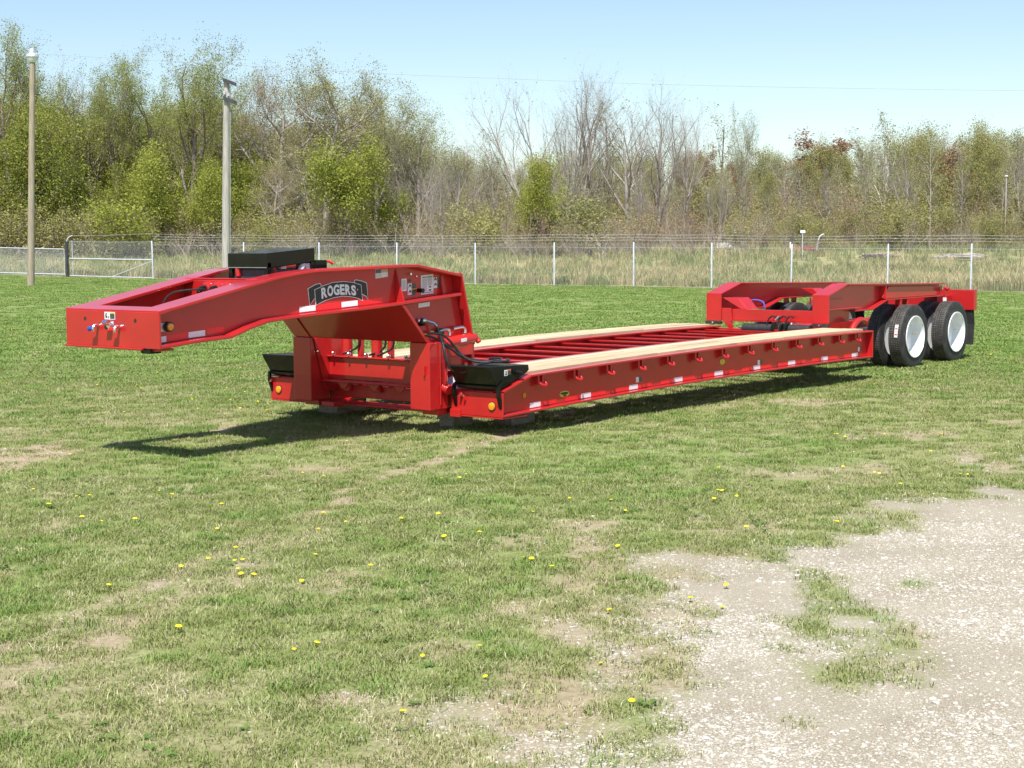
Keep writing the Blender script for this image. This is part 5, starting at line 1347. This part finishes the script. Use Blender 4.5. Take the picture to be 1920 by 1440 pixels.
while u < 2120:
    s_ = 101+R3.uniform(-5, 4); key = R3.choice(['bush', 'thicket', 'thicket', 'thicket', 'bush'] if u < 460 else (['bush', 'thicket', 'thicket', 'pinkthicket', 'thicket', 'thicket'] if u < 1420 else ['bush', 'thicket', 'thicket', 'pinkthicket', 'thicket']))
    wood(u, R3.uniform(365, 432) if u < 1400 else R3.uniform(385, 435), s_, key, R3.uniform(1.0, 1.7)); u += R3.uniform(30, 80)
name_wood()
# far wood that reads as one mass
keys = ['olive', 'slim', 'bare', 'vase', 'green']
mm = []
for k_ in keys:
    me, lm, H0 = PROTO[k_][0]
    # one joined mesh per kind for instancing
    n1 = len(me.vertices); v1 = np.empty(n1*3, np.float32); me.vertices.foreach_get('co', v1); f1 = np.empty(len(me.loops), np.int32); me.loops.foreach_get('vertex_index', f1)
    n2 = len(lm.vertices); v2 = np.empty(n2*3, np.float32); lm.vertices.foreach_get('co', v2); f2 = np.empty(len(lm.loops), np.int32); lm.loops.foreach_get('vertex_index', f2)
    j = tri_mesh('far_'+k_, np.concatenate([v1, v2]).reshape(-1, 3)/H0, np.concatenate([f1, f2+n1]).reshape(-1, 4), me.materials[0]); j.materials.append(lm.materials[0])
    mi = np.zeros(len(j.polygons), np.int32); mi[len(f1)//4:] = 1; j.polygons.foreach_set('material_index', mi); mm.append(j)
wc = proto_coll('far_wood_tree', mm)
P = []; SC = []; ID = []
for s_ in (160, 168, 182, 198, 216, 236):
    u = -500
    while u < 2450:
        q = ray_pt(u, sky_y(u)+R3.uniform(6, 46), s_+R3.uniform(-5, 5)); ss, tt = xy2st(q.x, q.y); bz = float(gz(q.x, q.y)); P.append((q.x, q.y, bz)); SC.append((q.z-bz)*(1 if len(P) % 3 else .6)); ID.append(R3.choice([0, 1, 2, 0, 3, 4] if u < 800 else [0, 1, 2, 0, 1])); u += R3.uniform(22, 40)
tag(scatter('far_wood', P, rng.uniform(0, 6.28, len(P)), SC, ID, wc), 'dense wood rising behind the tree line', kind='stuff')
# undergrowth joined as stuff: brushy growth along the foot of the wood
bmesh_src = [PROTO['thicket'][0], PROTO['bush'][2], PROTO['pinkthicket'][0], PROTO['thicket'][1]]
mm = []
for i_, (me, lm, H0) in enumerate(bmesh_src):
    n1 = len(me.vertices); v1 = np.empty(n1*3, np.float32); me.vertices.foreach_get('co', v1); f1 = np.empty(len(me.loops), np.int32); me.loops.foreach_get('vertex_index', f1)
    n2 = len(lm.vertices); v2 = np.empty(n2*3, np.float32); lm.vertices.foreach_get('co', v2); f2 = np.empty(len(lm.loops), np.int32); lm.loops.foreach_get('vertex_index', f2)
    j = tri_mesh('ug%d' % i_, np.concatenate([v1, v2]).reshape(-1, 3)/H0, np.concatenate([f1, f2+n1]).reshape(-1, 4), me.materials[0]); j.materials.append(lm.materials[0])
    mi = np.zeros(len(j.polygons), np.int32); mi[len(f1)//4:] = 1; j.polygons.foreach_set('material_index', mi); mm.append(j)
uc = proto_coll('undergrowth_plant', mm)
P = []; SC = []; ID = []
for i in range(1100):
    s_ = R3.uniform(98, 165); t_ = R3.uniform(-.42, .42)*s_; x, y = st2xy(s_, t_); P.append((float(x), float(y), float(gz(x, y)))); SC.append(R3.uniform(2.0, 4.0)*(1 if s_ < 118 else 1.6)); ID.append(R3.choice([0, 1, 2, 3, 0, 3] if t_ > -8 else [1, 1, 0, 3]))
tag(scatter('undergrowth', P, rng.uniform(0, 6.28, len(P)), SC, ID, uc), 'tangled undergrowth between the trunks of the wood', kind='stuff')
# small bush against the fence
tree('green_bush', 'bush', 742, 492, 74, 'small lime green bush directly behind the fence above the gooseneck', cat='bush', wid=1.6)
# ------------------------------------------------------------------ small things beyond the fence
def bx(name, s, t, w, d, h, mat, label, cat, dz=0, group=None):
    b = MB(); b.box(-w/2, w/2, -d/2, d/2, 0, h); o = b.obj(name, mat, None, .01); o.location = at(s, t, dz); o.rotation_euler = (0, 0, math.atan2(R2[1], R2[0])); tag(o, label, cat, group); return o
def up(u, s): return s*((u-960)/2900*.9985+.0009)
sg_ = empty('road_sign', at(92, up(1506, 92))); tag(sg_, 'small white sign on a thin post beyond the fence on the right', 'sign'); sg_.rotation_euler = (0, 0, math.atan2(R2[1], R2[0]))
b = MB(); b.tube([(0, 0, 0), (0, 0, 1.75)], .03, 8); b.obj('sign_post', M['galv'], sg_)
b = MB(); b.box(-.15, .15, -.05, -.04, 1.62, 1.78); b.obj('sign_panel', M['paper'], sg_)
rt = empty('red_tank', at(98, up(1510, 98))); tag(rt, 'low red machine with a curved white pipe beyond the fence', 'machine'); rt.rotation_euler = (0, 0, math.atan2(R2[1], R2[0]))
b = MB(); b.box(-1.1, .85, -.3, .3, .12, .42); b.obj('body', noise_mat('faded_red_paint', (.22, .02, .02), (.30, .04, .03), 8, rough=.7), rt, .03)
b = MB()
for x in (-.7, .6): b.tube([(x, -.31, .13), (x, -.38, .13)], .13, 16)
b.obj('wheel', M['tyre'], rt)
b = MB(); b.tube(smooth_path([(.70, -.35, .2), (.74, -.38, .6), (.85, -.38, 1.0), (1.08, -.38, 1.18), (1.16, -.38, 1.12)], 5), .04, 10); b.obj('curved_pipe', M['paper'], rt)
b = MB(); b.tube([(-.95, -.35, .2), (-.95, -.35, .62), (-.95, -.35, .70)], [.08, .08, .04], 12); b.obj('upright_pipe', M['paper'], rt)
b = MB()
for k in range(14): b.tube([(R3.uniform(-.9, .9), R3.uniform(-.5, .5), .08+.1*(k//5)), (R3.uniform(.2, 1.6), R3.uniform(-.5, .5), .12+.1*(k//5))], .09, 8)
o = b.obj('log_pile', M['bark_brown'], None); o.location = at(92, up(1640, 92), .05); o.rotation_euler = (0, 0, math.atan2(R2[1], R2[0])); tag(o, 'low heap of brown cut logs in the meadow beyond the fence', 'log pile')
b = MB()
for k in range(16):
    y = R3.uniform(-.6, .6); z = .1+.07*(k//4); b.tube([(R3.uniform(-1.8, -.4), y, z), (R3.uniform(.4, 1.6), y+R3.uniform(-.3, .3), z+R3.uniform(-.04, .04))], .045, 8)
o = b.obj('pipe_pile', M['bark_grey'], None); o.location = at(92, up(1805, 92), .05); o.rotation_euler = (0, 0, math.atan2(R2[1], R2[0])); tag(o, 'long pile of weathered grey poles in the meadow at the right', 'pole pile')
for i, (u, v, w, h) in enumerate(((1352, 462, .5, .35), (1368, 463, .7, .3), (1395, 462, .4, .28), (1378, 444, .15, .2))):
    bx('white_crate', 103+i, up(u, 103+i), w, .4, h, M['paper'], ['small white crate left of the others beyond the fence', 'widest low white crate beyond the fence', 'white crate nearest the red machine beyond the fence', 'tiny white box between the trees beyond the fence'][i], 'crate', dz=.2 + (.9 if i == 3 else 0))
hs = empty('white_shed', at(113, up(30, 113))); tag(hs, 'white sided shed glimpsed between the leaves at the far left', 'shed'); hs.rotation_euler = (0, 0, math.atan2(R2[1], R2[0]))
b = MB(); b.box(-2.2, 1.0, 0, 3, 0, 2.7); b.obj('wall', M['paper'], hs)
b = MB(); b.prism_yz([(-.3, 2.7), (3.3, 2.7), (1.5, 3.6)], -2.4, 1.2); b.obj('roof', M['dark_metal'], hs)
b = MB(); b.box(-.9, -.2, -.03, -.001, .05, 2.0); b.obj('door', M['pole_grey'], hs)
# pale track through the meadow, right
b = MB(); rows = []
for t_ in np.linspace(8, 36, 40):
    s_ = 78+1.2*math.sin(t_*.35)+.1*t_; a = at(s_-.5, t_, .015); c = at(s_+.5, t_, .015); rows.append((tuple(a), tuple(c)))
V = [p for r_ in rows for p in r_]; F = [(2*i, 2*i+2, 2*i+3, 2*i+1) for i in range(len(rows)-1)]
o = mesh_obj('gravel_track', V, F, noise_mat('pale_track', (.42, .36, .28), (.6, .55, .48), 3, rough=.95), None); tag(o, 'narrow pale track through the meadow beyond the fence', kind='structure')
vp = empty('vent_pipe', at(107, up(1885, 107))); tag(vp, 'short white capped pipe standing in the wood at the far right', 'pipe')
b = MB(); b.tube([(0, 0, 0), (0, 0, 4.9)], .05, 10); b.obj('pipe_shaft', M['pole_grey'], vp); b = MB(); b.tube([(0, 0, 4.9), (0, 0, 5.0)], .11, 10); b.obj('pipe_cap', M['paper'], vp)
# ------------------------------------------------------------------ dandelions
def dand(seed):
    r = np.random.default_rng(seed); b = MB()
    h = r.uniform(.02, .045); b.cur = 0; b.tube([(0, 0, 0), (.004, .002, h)], .002, 5)
    b.cur = 1
    b.lathe([(.004, -.004), (.0165, .001), (.019, .004), (.015, .0085), (.006, .010), (.0005, .0095)], (.004, .002, h), 'z', 12)
    for k in range(16):
        a = 6.283*k/16+r.uniform(-.1, .1); c, s_ = math.cos(a), math.sin(a); rr = .022*r.uniform(.9, 1.1)
        b.add([(.004+c*.010-s_*.004, .002+s_*.010+c*.004, h+.006), (.004+c*.010+s_*.004, .002+s_*.010-c*.004, h+.006), (.004+c*rr, .002+s_*rr, h+.003)], [(0, 1, 2)])
    o = b.obj('dandelion', None, None, mats=[M['stem'], M['dandelion']]); return o
dps = []
DP = [(204, 1111), (336, 1194), (792, 1241), (757, 1345), (1185, 1337), (1145, 1156), (900, 1224), (911, 1284), (997, 1064), (1035, 1075), (979, 1056), (1159, 1037), (1399, 998), (1145, 946), (1178, 879), (1129, 1252), (1296, 1134), (441, 1062), (446, 1073), (456, 1059), (474, 1090), (452, 1086), (408, 1002), (441, 1034), (392, 1060), (339, 1075), (597, 998), (649, 987), (592, 1055), (592, 1220), (550, 1230), (155, 978), (90, 958), (254, 988), (190, 987), (565, 1100), (694, 1073), (823, 977), (751, 986), (834, 1017), (898, 1014), (1348, 890), (1345, 929), (1354, 930), (1339, 949), (1580, 888), (1640, 894), (1650, 896), (1689, 922), (1745, 854), (1800, 898), (1815, 900), (1865, 859), (1567, 991), (1363, 1109), (1355, 1146), (1172, 968)]
for u, v in DP:
    d = ray_pt(u, v, 1.0)-CAM; k = (-.075-CAM.z)/d.z; dps.append((CAM.x+d.x*k, CAM.y+d.y*k))
R4 = random.Random(9)
while len(dps) < 240:
    s_ = R4.choice([R4.uniform(11, 20), R4.uniform(14, 30), R4.uniform(20, 52)]); t_ = R4.uniform(-.36, .36)*s_; x, y = map(float, st2xy(s_, t_))
    if -3.3 < x < 12 and abs(y) < 1.9: continue
    if float(gravel_mask(x, y)) > .1: continue
    if fbm(x*.4, y*.4, 131, 3) < .46 + (.1 if t_ > 0 and s_ < 20 else 0): continue
    dps.append((x, y))
dm = [dand(i) for i in range(4)]
for d in dm: COL.objects.unlink(d)
for i, (x, y) in enumerate(dps):
    s_, t_ = xy2st(x, y); o = dm[i % 4].copy(); COL.objects.link(o); sc = R4.uniform(.55, 1.0)*(1.0 if s_ < 12 else .85)
    o.location = (x, y, float(gzs(x, y))+(.0 if s_ < 12 else .012)); o.scale = (sc,)*3; o.rotation_euler = (R4.uniform(-.2, .2), R4.uniform(-.2, .2), R4.uniform(0, 6.28))
    if s_ > 24: lb = 'yellow dandelion bloom far back in the green lawn'
    elif t_ > .6: lb = 'yellow dandelion bloom in the grass between the deck and the gravel drive'
    elif s_ > 13: lb = 'yellow dandelion bloom in the lawn left of or behind the gooseneck shadow'
    else: lb = 'yellow dandelion bloom in the worn grass of the foreground'
    uu = 960 + 2900*t_/s_
    col = next(z for lim, z in ((150, 'by the left edge'), (330, 'left, below the trailer nose'), (520, 'below the raised neck'), (720, 'left of the front block'), (900, 'below the near leg'), (1080, 'below the near ramp'), (1260, 'below the front of the deck'), (1440, 'below the middle of the deck'), (1640, 'below the rear of the deck'), (1800, 'below the wheels'), (9999, 'by the right edge')) if uu < lim)
    if s_ > 24: col = next(z for lim, z in ((150, 'by the left edge'), (330, 'left of the nose'), (600, 'beyond the neck'), (900, 'behind the riser'), (1030, 'beyond the front of the deck'), (1180, 'beyond the middle of the deck'), (1330, 'left of the bogie'), (1800, 'beyond the bogie'), (9999, 'right of the wheels')) if uu < lim)
    row_ = 'nearest the camera' if s_ < 8 else 'in the near grass' if s_ < 10.5 else 'in the middle lawn' if s_ < 14 else 'close to the trailer' if s_ < 24 else 'in the far lawn' if s_ < 36 else 'near the fence'
    tag(o, 'yellow dandelion ' + row_ + ' ' + col, 'dandelion', 'yellow dandelions in the lawn')
for d in dm: bpy.data.objects.remove(d)
# ------------------------------------------------------------------ loose stones in the foreground, each its own
sm_ = [stone_mesh(900+i) for i in range(3)]
STP = [(625, 1386), (730, 1430), (1255, 1300), (1233, 1186), (1465, 1083), (1690, 1070), (1423, 1178), (1003, 1343), (787, 1185)]
